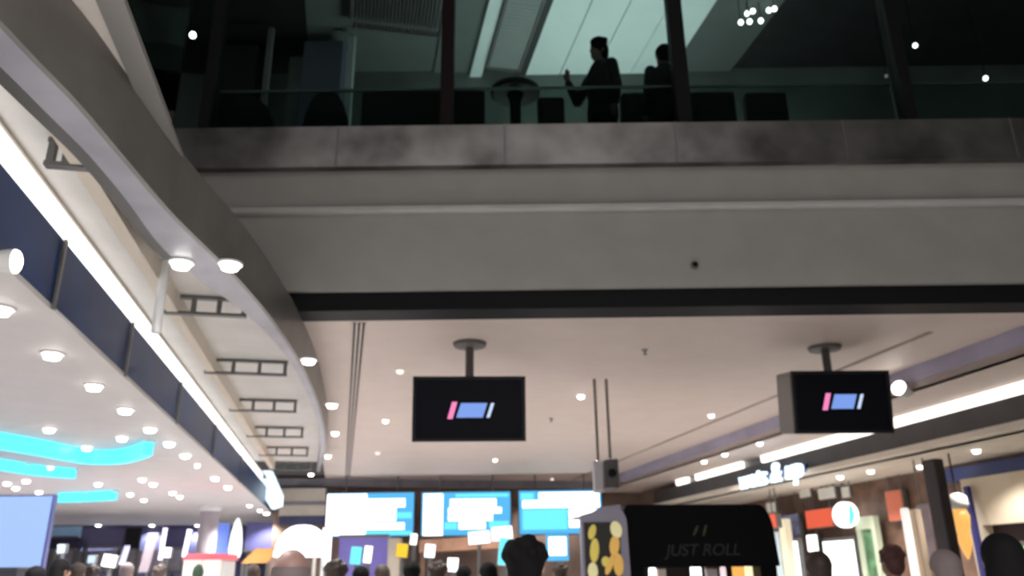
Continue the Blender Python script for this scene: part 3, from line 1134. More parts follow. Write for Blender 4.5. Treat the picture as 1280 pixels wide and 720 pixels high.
# spotlight head by the right screen
p_ = at_b(1133, 490, bRt)
t = thing('spotlight', 'bright spotlight head beside the right screen on the lilac drop', 'spotlight', p_, ANG)
bm = bmesh.new()
cyl(bm, (0.0, 0, 0.0), (-0.14, -0.06, 0.03), 0.075, 0.095, 18)
obj('lamp_head', bm, LGREY, t)
bm = bmesh.new()
cyl(bm, (-0.135, -0.058, 0.029), (-0.16, -0.068, 0.034), 0.085, 0.07, 18)
obj('lens', bm, LAMPW, t)
bm = bmesh.new()
box(bm, (0.02, 0, 0.04), (0.05, 0.10, 0.16))
obj('bracket', bm, GMETAL, t)
p_ = at_b(4, 326, B0)  # reflection of a downlight in the navy glass, built as a glowing lamp
t = thing('spotlight', 'round white downlight reflection on the navy fascia at the left border', 'spotlight', p_ + V * 0.02, ANG)
bm = bmesh.new()
cyl(bm, (-0.03, 0, 0), (0.03, 0, 0), 0.05, 0.06, 18)
obj('lamp_head', bm, WHITE, t)
bm = bmesh.new()
sph(bm, (0.035, 0, 0), 0.055, (.4, 1, 1), 14)
obj('lens', bm, LAMPW, t)
# sprinkler and detector
for x, y, lb in [(806, 437, 'small dark sprinkler on the beige ceiling right of the left screen'), (689, 523, 'small dark sprinkler on the beige ceiling beside the left screen edge')]:
    p_ = at_h(x, y, H_C)
    t = thing('sprinkler', lb, 'sprinkler', p_)
    bm = bmesh.new()
    lathe(bm, [(0.035, 0), (0.03, -0.012), (0.012, -0.02), (0.01, -0.05)], seg=14)
    obj('body', bm, GMETAL, t)
    bm = bmesh.new()
    lathe(bm, [(0.025, -0.05), (0.025, -0.055), (0.005, -0.06)], seg=14)
    obj('deflector', bm, GMETAL, t)
p_ = at_Y(868, 332, Y_B)
t = thing('sensor', 'small dark sensor knob on the grey bridge front', 'sensor', (p_.x, Y_B, p_.z))
bm = bmesh.new()
cyl(bm, (0, 0, 0), (0, -0.03, 0), 0.038, 0.03, 16)
obj('base', bm, mat('sensor_grey', (0.16, 0.155, 0.14), .5), t)
bm = bmesh.new()
sph(bm, (0, -0.035, 0), 0.024, seg=12)
obj('eye', bm, BLACK, t)

# ================================================================== LADDER BEAMS IN THE COFFERED SOFFIT
bl, br = ab(at_h(205, 390, 1.86))[1], ab(at_h(338, 392, 1.86))[1]
a_first = ab(at_h(280, 394, 1.86))[0]
sp = 1.9
LB = mat('ladder_grey', (0.12, 0.115, 0.11), 0.5)


def ladder(i, a, label):
    q = min(edge, key=lambda e: abs(ab(e)[0] - a))
    b1 = min(br, ab(min(inner, key=lambda e: abs(ab(e)[0] - a)))[1] - 0.03)
    bl = ab(at_h(205, 390, 1.86))[1] if i else ab(at_h(56, 205, 1.86))[1]
    t = thing('ladder_beam', label, 'ceiling beam', P(a, (bl + b1) / 2, 1.86), ANG, 'ladder beams across the coffered soffit')
    w = b1 - bl
    bm = bmesh.new()
    box(bm, (0, 0, 0.0), (w, 0.05, 0.022))
    obj('rail', bm, LB, t)
    bm = bmesh.new()
    box(bm, (0, 0, 0.125), (w, 0.05, 0.022))
    obj('rail', bm, LB, t)
    for k_ in range(4):
        bm = bmesh.new()
        box(bm, (-w / 2 + 0.02 + (w - 0.04) * k_ / 3, 0, 0.062), (0.03, 0.045, 0.11))
        obj('divider', bm, LB, t)
    return t


for i, lb in enumerate(['nearest ladder-like grey beam, at the upper left of the coffered soffit', 'ladder-like grey beam just below the pair of bright gallery downlights', 'third ladder-like beam of the coffered soffit, level with the screens tops',
                        'fourth ladder-like beam of the coffered soffit, level with the screens', 'fifth ladder-like beam of the coffered soffit', 'sixth ladder-like beam of the coffered soffit', 'farthest ladder-like beam of the coffered soffit']):
    ladder(i, a_first + (i - 1) * sp - (0.4 if i == 0 else 0), lb)
p_ = at_h(207, 330, 1.95)
t = thing('hanger_post', 'short white hanger post behind the light strip, left of the ladder beam', 'post', p_ + Vector((0, 0, .15)))
bm = bmesh.new()
cyl(bm, (0, 0, 0.0), (0, 0, -0.62), 0.03, None, 14)
obj('tube', bm, mat('white_gloss', (0.9, 0.9, 0.9), 0.2), t, smooth=True)
bm = bmesh.new()
cyl(bm, (0, 0, 0.0), (0, 0, -0.03), 0.07, 0.05, 16)
obj('flange', bm, GMETAL, t)

# ceiling slot diffuser
p0, p1 = at_h(449, 393, H_C), at_h(438, 596, H_C)
sl_b = ab(at_h(450, 392, H_C))[1]
sa0, sa1 = ab(p0)[0] + 0.25, ab(p1)[0]
t = thing('slot_diffuser', 'three long dark air slots in the beige ceiling left of the left screen', 'air vent', P((sa0 + sa1) / 2, sl_b, H_C), ANG)
for k_ in (-1, 0, 1):
    bm = bmesh.new()
    box(bm, (k_ * 0.042, 0, -0.006), (0.018, sa1 - sa0, 0.012))
    obj('slot', bm, BLACK, t)
bm = bmesh.new()
for k_ in (-1.5, -.5, .5, 1.5):
    box(bm, (k_ * 0.042, 0, -0.004), (0.02, sa1 - sa0, 0.008))
obj('frame', bm, BEIGE, t)

# ================================================================== CYAN COVE LIGHTS
def cove(px, h, label, tall, grp='cyan cove lights of the left ceiling'):
    pts = smooth_pts([at_h(x, y, h) for x, y in px], 5)
    t = thing('cove_light', label, 'cove light', (0, 0, 0), 0, grp)
    c0 = pts[len(pts) // 2]
    t.location = (c0.x, c0.y, CAM_Z + H_L)
    bm = bmesh.new()
    rr = []
    m_ = len(pts)
    for i, q in enumerate(pts):
        d = (pts[min(i + 1, m_ - 1)] - pts[max(i - 1, 0)]).normalized()
        nn = Vector((-d.y, d.x, 0)) * 0.05
        b_ = Vector((q.x - c0.x, q.y - c0.y, 0))
        rr.append([bm.verts.new(b_ - nn + Vector((0, 0, -tall))), bm.verts.new(b_ - nn), bm.verts.new(b_ + nn), bm.verts.new(b_ + nn + Vector((0, 0, -tall)))])
    for i in range(m_ - 1):
        for k_ in range(4):
            bm.faces.new((rr[i][k_], rr[i + 1][k_], rr[i + 1][(k_ + 1) % 4], rr[i][(k_ + 1) % 4]))
    bm.faces.new(rr[0])
    bm.faces.new(rr[-1][::-1])
    obj('light_band', bm, CYAN, t)
    bm = bmesh.new()
    for q in (pts[0], pts[m_ // 2], pts[-1]):
        cyl(bm, (q.x - c0.x, q.y - c0.y, -0.02), (q.x - c0.x, q.y - c0.y, 0.0), 0.06, None, 10)
    obj('mount', bm, WHITE, t)


cove([(-60, 532), (0, 541), (60, 552), (110, 562), (150, 562), (175, 556), (187, 550)], H_L, 'upper long cyan light curving up at its right end', 0.16)
cove([(-60, 566), (0, 574), (50, 582), (95, 586)], H_L, 'lower long cyan light under the curved one', 0.13)
cove([(74, 616), (110, 615), (145, 613)], H_L, 'short straight cyan light right above the glowing blue wall edge', 0.16)

# ================================================================== HANGING SCREENS
def hanging_screen(x0, y0, x1, y1, Y, deep, label, rz, py_ceil, cols):
    c, w, h = rect_at(x0, y0, x1, y1, Y)
    t = thing('hanging_screen', label, 'screen', (c.x, Y, c.z), rz, 'black screens hung from the ceiling')
    TL = Matrix.Rotation(R(9), 4, 'X')
    bm = bmesh.new()
    box(bm, (0, deep / 2 + 0.01, 0), (w, deep, h))
    obj('housing', bm, mat('screen_housing_grey', (0.22, 0.20, 0.19), 0.45), t, bevel=0.02).matrix_local = TL
    bm = bmesh.new()
    fw = 0.03
    for sx in (-1, 1):
        box(bm, (sx * (w / 2 - fw / 2), -0.005, 0), (fw, 0.04, h))
    for sz in (-1, 1):
        box(bm, (0, -0.005, sz * (h / 2 - fw / 2)), (w - 2 * fw, 0.04, fw))
    obj('bezel', bm, mat('bezel_black', (0.02, 0.02, 0.022), 0.35, spec=.2), t).matrix_local = TL
    bm = bmesh.new()
    box(bm, (0, 0.0, 0), (w - 2 * fw, 0.024, h - 2 * fw))
    sc = obj('screen', bm, mat('screen_black', (0.006, 0.006, 0.01), 0.4, spec=0.1), t)
    sc.matrix_local = TL
    # lit mark on the screen: pink slanted bar, blue block, pale slanted bar
    def slant(nm, xa, xb, za, zb, m):
        s_ = 0.045
        bm = bmesh.new()
        prism(bm, [Vector((xa, -0.014, za)), Vector((xb, -0.014, za)), Vector((xb + s_, -0.014, zb)), Vector((xa + s_, -0.014, zb))], (0, -0.004, 0))
        obj(nm, bm, m, sc)
    u = w / (x1 - x0)
    q = (x0 + x1) / 2
    lx = cols
    zc_, zh = (( (y0 + y1) / 2) - lx[4]) * u, 10.5 * u
    slant('pink_mark', (lx[0] - q) * u - .02, (lx[0] - q) * u + 0.03, zc_ - zh, zc_ + zh, PINKS)
    slant('blue_block', (lx[1] - q) * u - .02, (lx[2] - q) * u - .02, zc_ - zh * .85, zc_ + zh * .85, BLUES)
    slant('pale_mark', (lx[3] - q) * u - .03, (lx[3] - q) * u, zc_ - zh * .85, zc_ + zh * .85, PALES)
    zc2 = CAM_Z + H_C - c.z
    bm = bmesh.new()
    cyl(bm, (0, deep / 2, h / 2 - 0.02), (0, deep / 2, zc2), 0.042, None, 16)
    obj('pole', bm, mat('pole_grey', (0.10, 0.09, 0.085), .5), t)
    bm = bmesh.new()
    lathe(bm, [(0.05, -0.05), (0.16, -0.035), (0.17, 0.0)], (0, deep / 2, zc2), 24)
    obj('ceiling_plate', bm, mat('pole_grey', (0.10, 0.09, 0.085), .5), t)
    return t


hanging_screen(516, 471, 657, 551, 7.7, 0.2, 'left black screen hung from the ceiling, over the menu boards', R(2.5), 444, (562, 573, 606, 612, 513))
hanging_screen(990, 464, 1114, 541, 7.9, 0.42, 'right black screen hung from the ceiling, showing its grey side', R(1.5), 437, (1029, 1040, 1068, 1074, 502))

# twin rods with projector box
ry = at_h(757, 474, H_C).y
zb = at_Y(762, 578, ry).z
t = thing('ceiling_projector', 'boxy projector hung on two thin rods right of the left screen', 'projector', (at_Y(757, 590, ry).x, ry, zb))
for px in (745, 760):
    xx = at_Y(px, 520, ry).x - t.location.x
    bm = bmesh.new()
    cyl(bm, (xx, 0, -0.05), (xx, 0, CAM_Z + H_C - zb), 0.017, None, 10)
    obj('rod', bm, mat('rod_grey', (0.16, 0.13, 0.12), .5), t)
s_ = ry / F * 1.02
bm = bmesh.new()
box(bm, (0.055, 0, -0.14), (17 * s_, 0.30, 34 * s_))
obj('housing', bm, mat('projector_dark', (0.09, 0.08, 0.08), .5), t, bevel=0.02)
bm = bmesh.new()
box(bm, (-0.085, 0.02, -0.16), (12 * s_, 0.24, 36 * s_))
obj('side_cover', bm, mat('projector_pale', (0.55, 0.53, 0.55), .4), t, bevel=0.02)
bm = bmesh.new()
cyl(bm, (0.055, -0.15, -0.14), (0.055, -0.20, -0.14), 0.05, 0.045, 16)
obj('lens', bm, BLACK, t)

# ================================================================== MENU BOARDS
rnd = random.Random(11)


def menu_board(x0, y0, x1, y1, Y, label, blocks):
    c, w, h = rect_at(x0, y0, x1, y1, Y)
    t = thing('menu_board', label, 'menu board', c, 0, 'blue lit menu boards over the counter')
    bm = bmesh.new()
    box(bm, (0, 0.06, 0), (w + 0.05, 0.12, h + 0.05))
    obj('housing', bm, mat('board_housing', (0.05, 0.05, 0.06), .4), t)
    bm = bmesh.new()
    box(bm, (0, -0.005, 0), (w, 0.02, h))
    s = obj('screen', bm, SCRB, t)
    for fx0, fz0, fx1, fz1, m in blocks:
        bm = bmesh.new()
        box(bm, (w * ((fx0 + fx1) / 2 - .5), -0.018, h * ((fz0 + fz1) / 2 - .5)), (w * (fx1 - fx0), 0.01, h * (fz1 - fz0)))
        obj('text_block', bm, m, s, bevel=0.03)
    for sx in (-.3, .3):
        bm = bmesh.new()
        cyl(bm, (sx * w, 0.06, h / 2), (sx * w, 0.06, CAM_Z + H_C - c.z), 0.02, None, 8)
        obj('hanger', bm, GMETAL, t)
    return t


YM = 19.2
lines1 = [(0.0, .02, .46, .98, SCRW), (.46, .66, .90, .86, SCRW), (.46, .52, .80, .66, SCRW), (.46, .34, .80, .50, SCRW), (.44, .14, .90, .30, SCRW), (.80, .40, .98, .54, SCRC), (.46, .02, .98, .11, SCRC)]
lines2 = [(0.02, 0.0, .24, .97, SCRW), (.32, .66, .84, .84, SCRW), (.30, .50, .90, .64, SCRW), (.30, .33, .80, .48, SCRW), (.42, .14, .72, .30, SCRW), (.26, .14, .40, .30, SCRC), (.76, .16, .98, .32, SCRC), (.38, .88, .98, .96, SCRC)]
lines3 = [(.24, .80, .98, .96, SCRW), (.04, .60, .98, .78, SCRW), (.04, .10, .58, .57, SCRC), (.60, .14, .96, .56, SCRW), (.02, .80, .18, .95, SCRC)]
menu_board(408, 616, 517, 670, YM, 'leftmost blue and white menu board, brightest at its left half', lines1)
menu_board(527, 615, 638, 669, YM, 'middle blue and white menu board over the counter', lines2)
menu_board(649, 613, 752, 667, YM, 'right blue and white menu board with a cyan panel', lines3)
c, w, h = rect_at(683, 668, 711, 701, 17.7)
t = thing('menu_screen', 'small blue-rimmed white menu screen under the right menu board', 'screen', c)
bm = bmesh.new()
box(bm, (0, 0.04, 0), (w, 0.08, h))
obj('housing', bm, SCRB, t, bevel=0.02)
bm = bmesh.new()
box(bm, (0, -0.01, .03), (w * .78, 0.02, h * .7))
obj('screen', bm, SCRW, t, bevel=0.02)
bm = bmesh.new()
cyl(bm, (0, .06, -h / 2), (0, .06, -c.z), 0.04, None, 12)
obj('stand', bm, GMETAL, t)


def lit_sign(name, x0, y0, x1, y1, Y, label, cat, m, deep=0.1, hang=None, frame=GMETAL, tilt=0.0):
    """a lit board with a case; a leg to the floor or a hanger to a ceiling height"""
    c, w, h = rect_at(x0, y0, x1, y1, Y)
    t = thing(name, label, cat, c)
    bm = bmesh.new()
    box(bm, (0, deep / 2, 0), (w, deep, h), rot=Matrix.Rotation(tilt * .35, 4, 'Y'))
    obj('case', bm, frame, t, bevel=0.01)
    bm = bmesh.new()
    box(bm, (0, -0.008, 0), (w * .95, 0.016, h * .95), rot=Matrix.Rotation(tilt * .35, 4, 'Y'))
    obj('face', bm, m, t)
    bm = bmesh.new()
    if hang is None:
        cyl(bm, (0, deep / 2, -h / 2 + .02), (0, deep / 2, -c.z), 0.035, None, 10)
        obj('post', bm, GMETAL, t)
    else:
        cyl(bm, (0, deep / 2, h / 2 - .02), (0, deep / 2, hang - c.z), 0.012, None, 8)
        obj('hanger', bm, GMETAL, t)
    return t


lit_sign('lightbox', 402, 658, 414, 716, 18.0, 'tall narrow white lightbox at the left end of the menu boards', 'lightbox', SCRW)
lit_sign('counter_sign', 438, 683, 452, 706, 16.0, 'small cyan sign on the counter below the left menu board', 'sign', SCRC, tilt=R(12))
lit_sign('counter_sign', 455, 682, 465, 704, 15.0, 'small white slanted sign right of the cyan counter sign', 'sign', SCRW, tilt=R(15))
lit_sign('counter_sign', 495, 679, 510, 697, 15.5, 'yellow slanted sign under the gap between menu boards', 'sign', YELS, tilt=R(14))
lit_sign('counter_sign', 513, 667, 521, 681, 15.6, 'small white sign right above the yellow sign', 'sign', SCRW, tilt=R(18), frame=WHITE)
lit_sign('counter_sign', 531, 680, 544, 697, 15.0, 'white slanted sign at the foot of the middle menu board, left one', 'sign', SCRW, tilt=R(14))
lit_sign('counter_sign', 559, 697, 573, 715, 13.0, 'small white lit sign among the people below the middle menu board', 'sign', SCRW, tilt=R(10))
lit_sign('counter_sign', 623, 672, 640, 707, 14.0, 'white and cyan slanted sign left of the nearest black-haired head', 'sign', SCRC, tilt=R(14), frame=WHITE)
for x0, y0, x1, y1, lb in [(585, 664, 613, 680, 'left half of the white slanted canopy light under the middle menu board'), (614, 658, 641, 676, 'right half of the white slanted canopy light under the middle menu board')]:
    lit_sign('canopy_light', x0, y0, x1, y1, 16.2, lb, 'light', SCRW, tilt=R(-12))
c, w, h = rect_at(325, 588, 352, 636, 17.5)
t = thing('blade_sign', 'pale blue-white lit sign block at the far end of the left light strip', 'sign', c)
bm = bmesh.new()
prism(bm, [Vector((-w * .5, 0, h * .5)), Vector((-w * .45, 0, -h * .05)), Vector((w * .1, 0, -h * .5)), Vector((w * .5, 0, -h * .42)), Vector((w * .5, 0, -h * .15)), Vector((-w * .1, 0, h * .5))], (0, .2, 0))
obj('lit_face', bm, glow('blade_pale_blue', (.72, .88, 1.0), 1.6), t)
bm = bmesh.new()
cyl(bm, (-w * .25, .1, h * .45), (-w * .25, .1, CAM_Z + H_C - c.z), .025, None, 8)
obj('hanger', bm, GMETAL, t)
# brown canopy under the boards, violet counter back
def slab(name, x0, y0, x1, y1, Y, deep, m, label, cat, to_floor=False, group=None):
    c, w, h = rect_at(x0, y0, x1, y1, Y)
    t = thing(name, label, cat, (c.x, Y, c.z if not to_floor else 0), 0, group)
    return t, c, w, h


t, c, w, h = slab('canopy', 524, 668, 642, 690, 17.5, 0.8, BROWN, 'brown wooden canopy of the counter under the middle menu board', 'canopy')
bm = bmesh.new()
prism(bm, [Vector((-w / 2, 0, -h / 2)), Vector((w / 2, 0, -h / 2 + .08)), Vector((w / 2, 0, h / 2)), Vector((-w / 2, 0, h / 2 - .1))], (0, 0.9, 0))
obj('roof', bm, mat('tan_wood', (0.36, 0.20, 0.13), .5, var=.3), t)
for sx in (-1, 1):
    bm = bmesh.new()
    box(bm, (sx * w * .46, .1, -(c.z) / 2), (0.1, 0.1, c.z))
    obj('post', bm, BROWN, t)
t, c, w, h = slab('partition_board', 424, 670, 486, 696, 18.3, 0.2, None, 'violet-blue counter back wall under the left menu board', 'panel')
bm = bmesh.new()
box(bm, (0, .1, -0.6), (w, 0.2, h + 1.2))
obj('panel', bm, mat('violet_panel', (0.20, 0.17, 0.48), .4, emit=(.25, .2, .75), es=.25), t)
bm = bmesh.new()
box(bm, (0, -.02, h / 2), (w, 0.1, 0.06))
obj('cap', bm, GMETAL, t)
t, c, w, h = slab('column', 484, 672, 500, 720, 17.8, .3, None, 'beige column left of the yellow counter sign', 'column', True)
bm = bmesh.new()
box(bm, (0, .15, (c.z + h / 2) / 2), (w, .3, c.z + h / 2))
obj('shaft', bm, CREAM, t, bevel=.02)
bm = bmesh.new()
box(bm, (0, .15, .08), (w * 1.2, .36, .16))
obj('plinth', bm, GMETAL, t)
# service counter running below the boards
c, w, h = rect_at(430, 705, 770, 716, 16.6)
t = thing('service_counter', 'long dark service counter below the menu boards', 'counter', (c.x, 16.6, 0))
bm = bmesh.new()
box(bm, (0, .3, .55), (w, .6, 1.1))
obj('front', bm, BROWN, t)
bm = bmesh.new()
box(bm, (0, .28, 1.12), (w + .1, .7, .05))
obj('worktop', bm, GMETAL, t)

# ================================================================== LIT POSTER STAND
YP = 8.0
c, w, h = rect_at(728, 632, 790, 760, YP)
t = thing('poster_stand', 'lilac-framed poster stand with yellow fruit picture left of the black kiosk', 'poster stand', (c.x, YP, 0))
zt, zb = at_Y(760, 633, YP).z, 0.25
xl, xr = -w / 2, w / 2
bm = bmesh.new()
out = [Vector((xl, 0, zb)), Vector((xr, 0, zb))]
for i in range(9):
    a = math.pi / 2 * i / 8
    out.append(Vector((xr - .16 + .13 * math.cos(a) + .0, 0, zt - .16 + .16 * math.sin(a))))
out.append(Vector((xl, 0, zt - .08)))
prism(bm, out, (0, .22, 0))
obj('frame', bm, mat('lilac_frame', (0.27, 0.25, 0.33), .4), t)
bm = bmesh.new()
box(bm, (0.02, .05, .13), (w * .7, .4, .26))
obj('foot', bm, GMETAL, t)
bm = bmesh.new()
px0, px1, pz1 = at_Y(731, 690, YP).x - c.x, at_Y(776, 690, YP).x - c.x, at_Y(752, 653, YP).z
box(bm, ((px0 + px1) / 2, -.006, (pz1 + .5) / 2), (px1 - px0, .012, pz1 - .5))
ps = obj('poster', bm, mat('poster_black', (0.018, 0.016, 0.012), .6), t)
fr = [(740, 665, 4.5, 9, .30), (743, 688, 5.5, 14, .1), (741, 714, 6, 10, 0), (770, 662, 7, 10, -.2), (768, 682, 6, 12, .15), (773, 706, 6, 13, 0), (762, 706, 4, 12, .4), (757, 702, 5, 6, 0)]
FCOL = [mat('fruit_yellow', (0.62, 0.50, 0.10), .6, emit=(.8, .65, .15), es=.25), mat('fruit_pale', (0.75, 0.68, 0.34), .6, emit=(.9, .85, .5), es=.3), mat('fruit_amber', (0.62, 0.38, 0.09), .6, emit=(.9, .5, .12), es=.3)]
for i, (x, y, rx, rz_, tl) in enumerate(fr):
    q = at_Y(x, y, YP)
    bm = bmesh.new()
    sph(bm, (0, 0, 0), 1, (rx * YP / F, .008, rz_ * YP / F), 16)
    f_ = obj('fruit_print', bm, FCOL[[0, 0, 1, 1, 2, 2, 2, 0][i]], ps)
    f_.location = (q.x - c.x, -.014, q.z)
    f_.rotation_euler = (0, tl, 0)
# lilac curved arm from the stand towards the menu boards
p0, p1 = at_Y(712, 648, YP), at_Y(776, 630, YP)
bm = bmesh.new()
w_ = .1
prism(bm, [Vector((p0.x - c.x, .02, p0.z)), Vector((p1.x - c.x, .02, at_Y(776, 648, YP).z)), Vector((p1.x - c.x, .02, p1.z)), Vector((at_Y(752, 632, YP).x - c.x, .02, at_Y(752, 633, YP).z)), Vector((at_Y(735, 643, YP).x - c.x, .02, at_Y(735, 643, YP).z))], (0, .16, 0))
obj('canopy_arm', bm, mat('lilac_frame', (0.27, 0.25, 0.33), .4), t)

# ================================================================== BLACK KIOSK
YK = 8.3
c, w, h = rect_at(781, 628, 968, 708, YK)
t = thing('kiosk', 'black kiosk with rounded upper corners and dim lettering, right of the poster stand', 'kiosk', (c.x, YK, 0))
zt, zb = c.z + h / 2, c.z - h / 2
bm = bmesh.new()
out = [Vector((-w / 2 + .03, 0, zb)), Vector((w / 2 + .02, 0, zb))]
for i in range(9):
    a = math.pi / 2 * i / 8
    out.append(Vector((w / 2 - .14 + .14 * math.cos(a), 0, zt - .3 + .28 * math.sin(a))))
for i in range(6):
    a = math.pi / 2 + math.pi / 2 * i / 5
    out.append(Vector((-w / 2 + .05 + .05 * math.cos(a), 0, zt - .1 + .09 * math.sin(a))))
prism(bm, out, (0, 1.3, 0))
obj('canopy', bm, mat('kiosk_black', (0.003, 0.003, 0.004), .6, spec=.08), t)
for sx in (-1, 1):
    bm = bmesh.new()
    box(bm, (sx * (w / 2 - .09), .65, zb / 2), (.16, 1.26, zb))
    obj('side_panel', bm, mat('kiosk_black', (0.006, 0.006, 0.008), .45), t)
bm = bmesh.new()
box(bm, (0, .3, .5), (w - .36, .55, 1.0))
obj('counter', bm, mat('kiosk_black', (0.006, 0.006, 0.008), .45), t)
bm = bmesh.new()
box(bm, (0, 1.2, (zb + 1.0) / 2), (w - .34, .1, zb - 1.0))
obj('back_panel', bm, mat('kiosk_dark_brown', (0.03, 0.02, 0.018), .6), t)
tx = text_mesh('lettering', 'JUST ROLL', .155, .004, mat('dim_lettering', (0.018, 0.017, 0.018), .7), t, shear=.25)
q = at_Y(878, 688, YK)
tx.location = (q.x - c.x, -.006, q.z)
bm = bmesh.new()
for dx, tl in ((-.06, .5), (.03, .35)):
    vs0 = len(bm.verts)
    g = bmesh.ops.create_uvsphere(bm, u_segments=12, v_segments=8, radius=1.0, matrix=Matrix.Translation((dx, -.005, 0)) @ Matrix.Rotation(tl, 4, 'Y') @ Matrix.Diagonal((.014, .006, .06, 1)))
lf = obj('leaf_emblem', bm, mat('dim_green', (0.03, 0.05, 0.012), .6), t)
q = at_Y(877, 663, YK)
lf.location = (q.x - c.x, -.004, q.z)
# lit goods standing in the kiosk
goods = [(815, 708, 9, 'lamp', SCRW, 'thin white lamp at the left of the black kiosk opening'), (826, 707, 10, 'box', mat('tan_box', (.45, .36, .32), .5, emit=(.6, .5, .42), es=.3), 'tan carton in the kiosk, right of the thin white lamp'), (869, 706, 13, 'lamp', SCRW, 'bright white lamp in the middle of the kiosk opening'),
         (888, 707, 13, 'box', mat('grey_box', (.30, .26, .27), .5, emit=(.5, .42, .43), es=.2), 'grey carton right of the bright kiosk lamp'), (903, 707, 7, 'lamp', mat('pinkish_lamp', (.8, .7, .7), .4, emit=(1, .8, .85), es=.9), 'thin pinkish lamp in the kiosk'),
         (922, 704, 13, 'box', ORNG, 'glowing orange box in the kiosk'), (935, 705, 9, 'lamp', mat('cream_lamp', (.8, .75, .6), .4, emit=(1, .85, .5), es=1.2), 'cream lamp beside the orange box in the kiosk'), (949, 705, 10, 'lamp', SCRW, 'white lamp at the right end of the kiosk opening')]
for x, y, wpx, kd, m, lb in goods:
    q = at_Y(x, y, YK + .3)
    g = thing('display_lamp' if kd == 'lamp' else 'carton', lb, 'lamp' if kd == 'lamp' else 'box', (q.x, YK + .3, 1.002), 0, 'goods in the black kiosk')
    hh = q.z - 1.0
    wd = wpx * (YK + .3) / F
    bm = bmesh.new()
    if kd == 'lamp':
        lathe(bm, [(wd * .5, hh * .25), (wd * .5, hh - .03), (wd * .3, hh)], seg=16)
        obj('shade', bm, m, g, smooth=False)
        bm = bmesh.new()
        lathe(bm, [(wd * .45, 0), (wd * .4, .02), (wd * .15, .04), (wd * .15, hh * .3)], seg=14)
        obj('base', bm, GMETAL, g)
    else:
        box(bm, (0, 0, hh / 2), (wd, wd * .8, hh))
        obj('body', bm, m, g, bevel=.01)
        bm = bmesh.new()
        box(bm, (0, 0, hh - .01), (wd * 1.02, wd * .82, .05))
        obj('lid', bm, BROWN, g)

# ================================================================== LEFT WING FURNISHINGS
c, w, h = rect_at(-60, 619, 60, 720, 11.0)
t = thing('led_wall', 'large glowing light blue wall panel at the lower left corner', 'lit panel', (c.x, 11.0, 0), 0)
zt = at_Y(0, 619, 11.0).z
zt = min(zt, CAM_Z + H_L - .02)
bm = bmesh.new()
box(bm, (0, .04, zt / 2), (w, .08, zt))
obj('case', bm, mat('blue_case', (.2, .22, .5), .4), t)
bm = bmesh.new()
box(bm, (0, -.01, zt / 2 + .2), (w - .06, .02, zt - .44))
obj('screen', bm, SKYB, t)
c2, w2, h2 = rect_at(-30, 711, 20, 730, 10.3)
t = thing('display_case', 'low dark case before the glowing blue wall at the left corner', 'case', (c2.x, 10.3, 0))
bm = bmesh.new()
box(bm, (0, .2, (c2.z + h2 / 2) / 2), (w2, .4, c2.z + h2 / 2))
obj('body', bm, mat('case_grey', (.10, .10, .13), .5), t)
bm = bmesh.new()
box(bm, (0, .2, c2.z + h2 / 2), (w2 + .04, .44, .03))
obj('top', bm, GMETAL, t)


def wall_panel(x0, y0, x1, y1, Y, m, lb, name='shop_board'):
    c, w, h = rect_at(x0, y0, x1, y1, Y)
    t = thing(name, lb, 'panel', c)
    bm = bmesh.new()
    box(bm, (0, .06, 0), (w, .12, h))
    obj('board', bm, m, t)
    bm = bmesh.new()
    box(bm, (0, -.01, -h / 2), (w, .06, .05))
    obj('lower_rail', bm, GMETAL, t)
    for sx in (-.4, .4):
        bm = bmesh.new()
        box(bm, (sx * w, .1, -h / 2 - (c.z - h / 2) / 2), (.06, .08, c.z - h / 2))
        obj('post', bm, GMETAL, t)
    return t


wall_panel(62, 658, 99, 672, 19.5, mat('steel_blue', (.16, .25, .36), .4, emit=(.3, .5, .75), es=.15), 'steel-blue shop panel right of the glowing blue wall')
wall_panel(62, 673, 99, 687, 19.3, mat('black_blue', (.02, .02, .05), .4), 'dark shop panel under the steel-blue one')
wall_panel(101, 661, 154, 684, 19.6, mat('slate_violet', (.09, .085, .17), .5), 'wide slate-violet shop panel below the left ceiling edge')
wall_panel(156, 660, 173, 687, 19.4, BLACK, 'narrow black shop panel right of the slate-violet one')
wall_panel(206, 661, 233, 685, 19.6, mat('navy_panel', (.05, .05, .13), .5), 'navy shop panel left of the pale column')
wall_panel(307, 652, 344, 688, 19.6, mat('violet_navy', (.10, .10, .26), .5), 'violet-navy shop panel left of the lit white dome')
wall_panel(64, 688, 230, 716, 20.0, mat('grey_lilac_wall', (.30, .28, .33), .6, var=.35, scale=2.0), 'long grey lilac shop wall below the dark shop panels')
# pale column
c, w, h = rect_at(246, 650, 269, 720, 17.0)
t = thing('column', 'pale lilac column behind the red-topped booth', 'column', (c.x, 17.0, 0))
bm = bmesh.new()
lathe(bm, [(w / 2, 0), (w / 2, CAM_Z + H_L - .12)], seg=24)
obj('shaft', bm, mat('pale_lilac', (.55, .50, .55), .5), t, smooth=True)
bm = bmesh.new()
lathe(bm, [(w / 2, CAM_Z + H_L - .12), (w * .65, CAM_Z + H_L - .06), (w * .65, CAM_Z + H_L)], seg=24)
obj('capital', bm, WHITE, t)


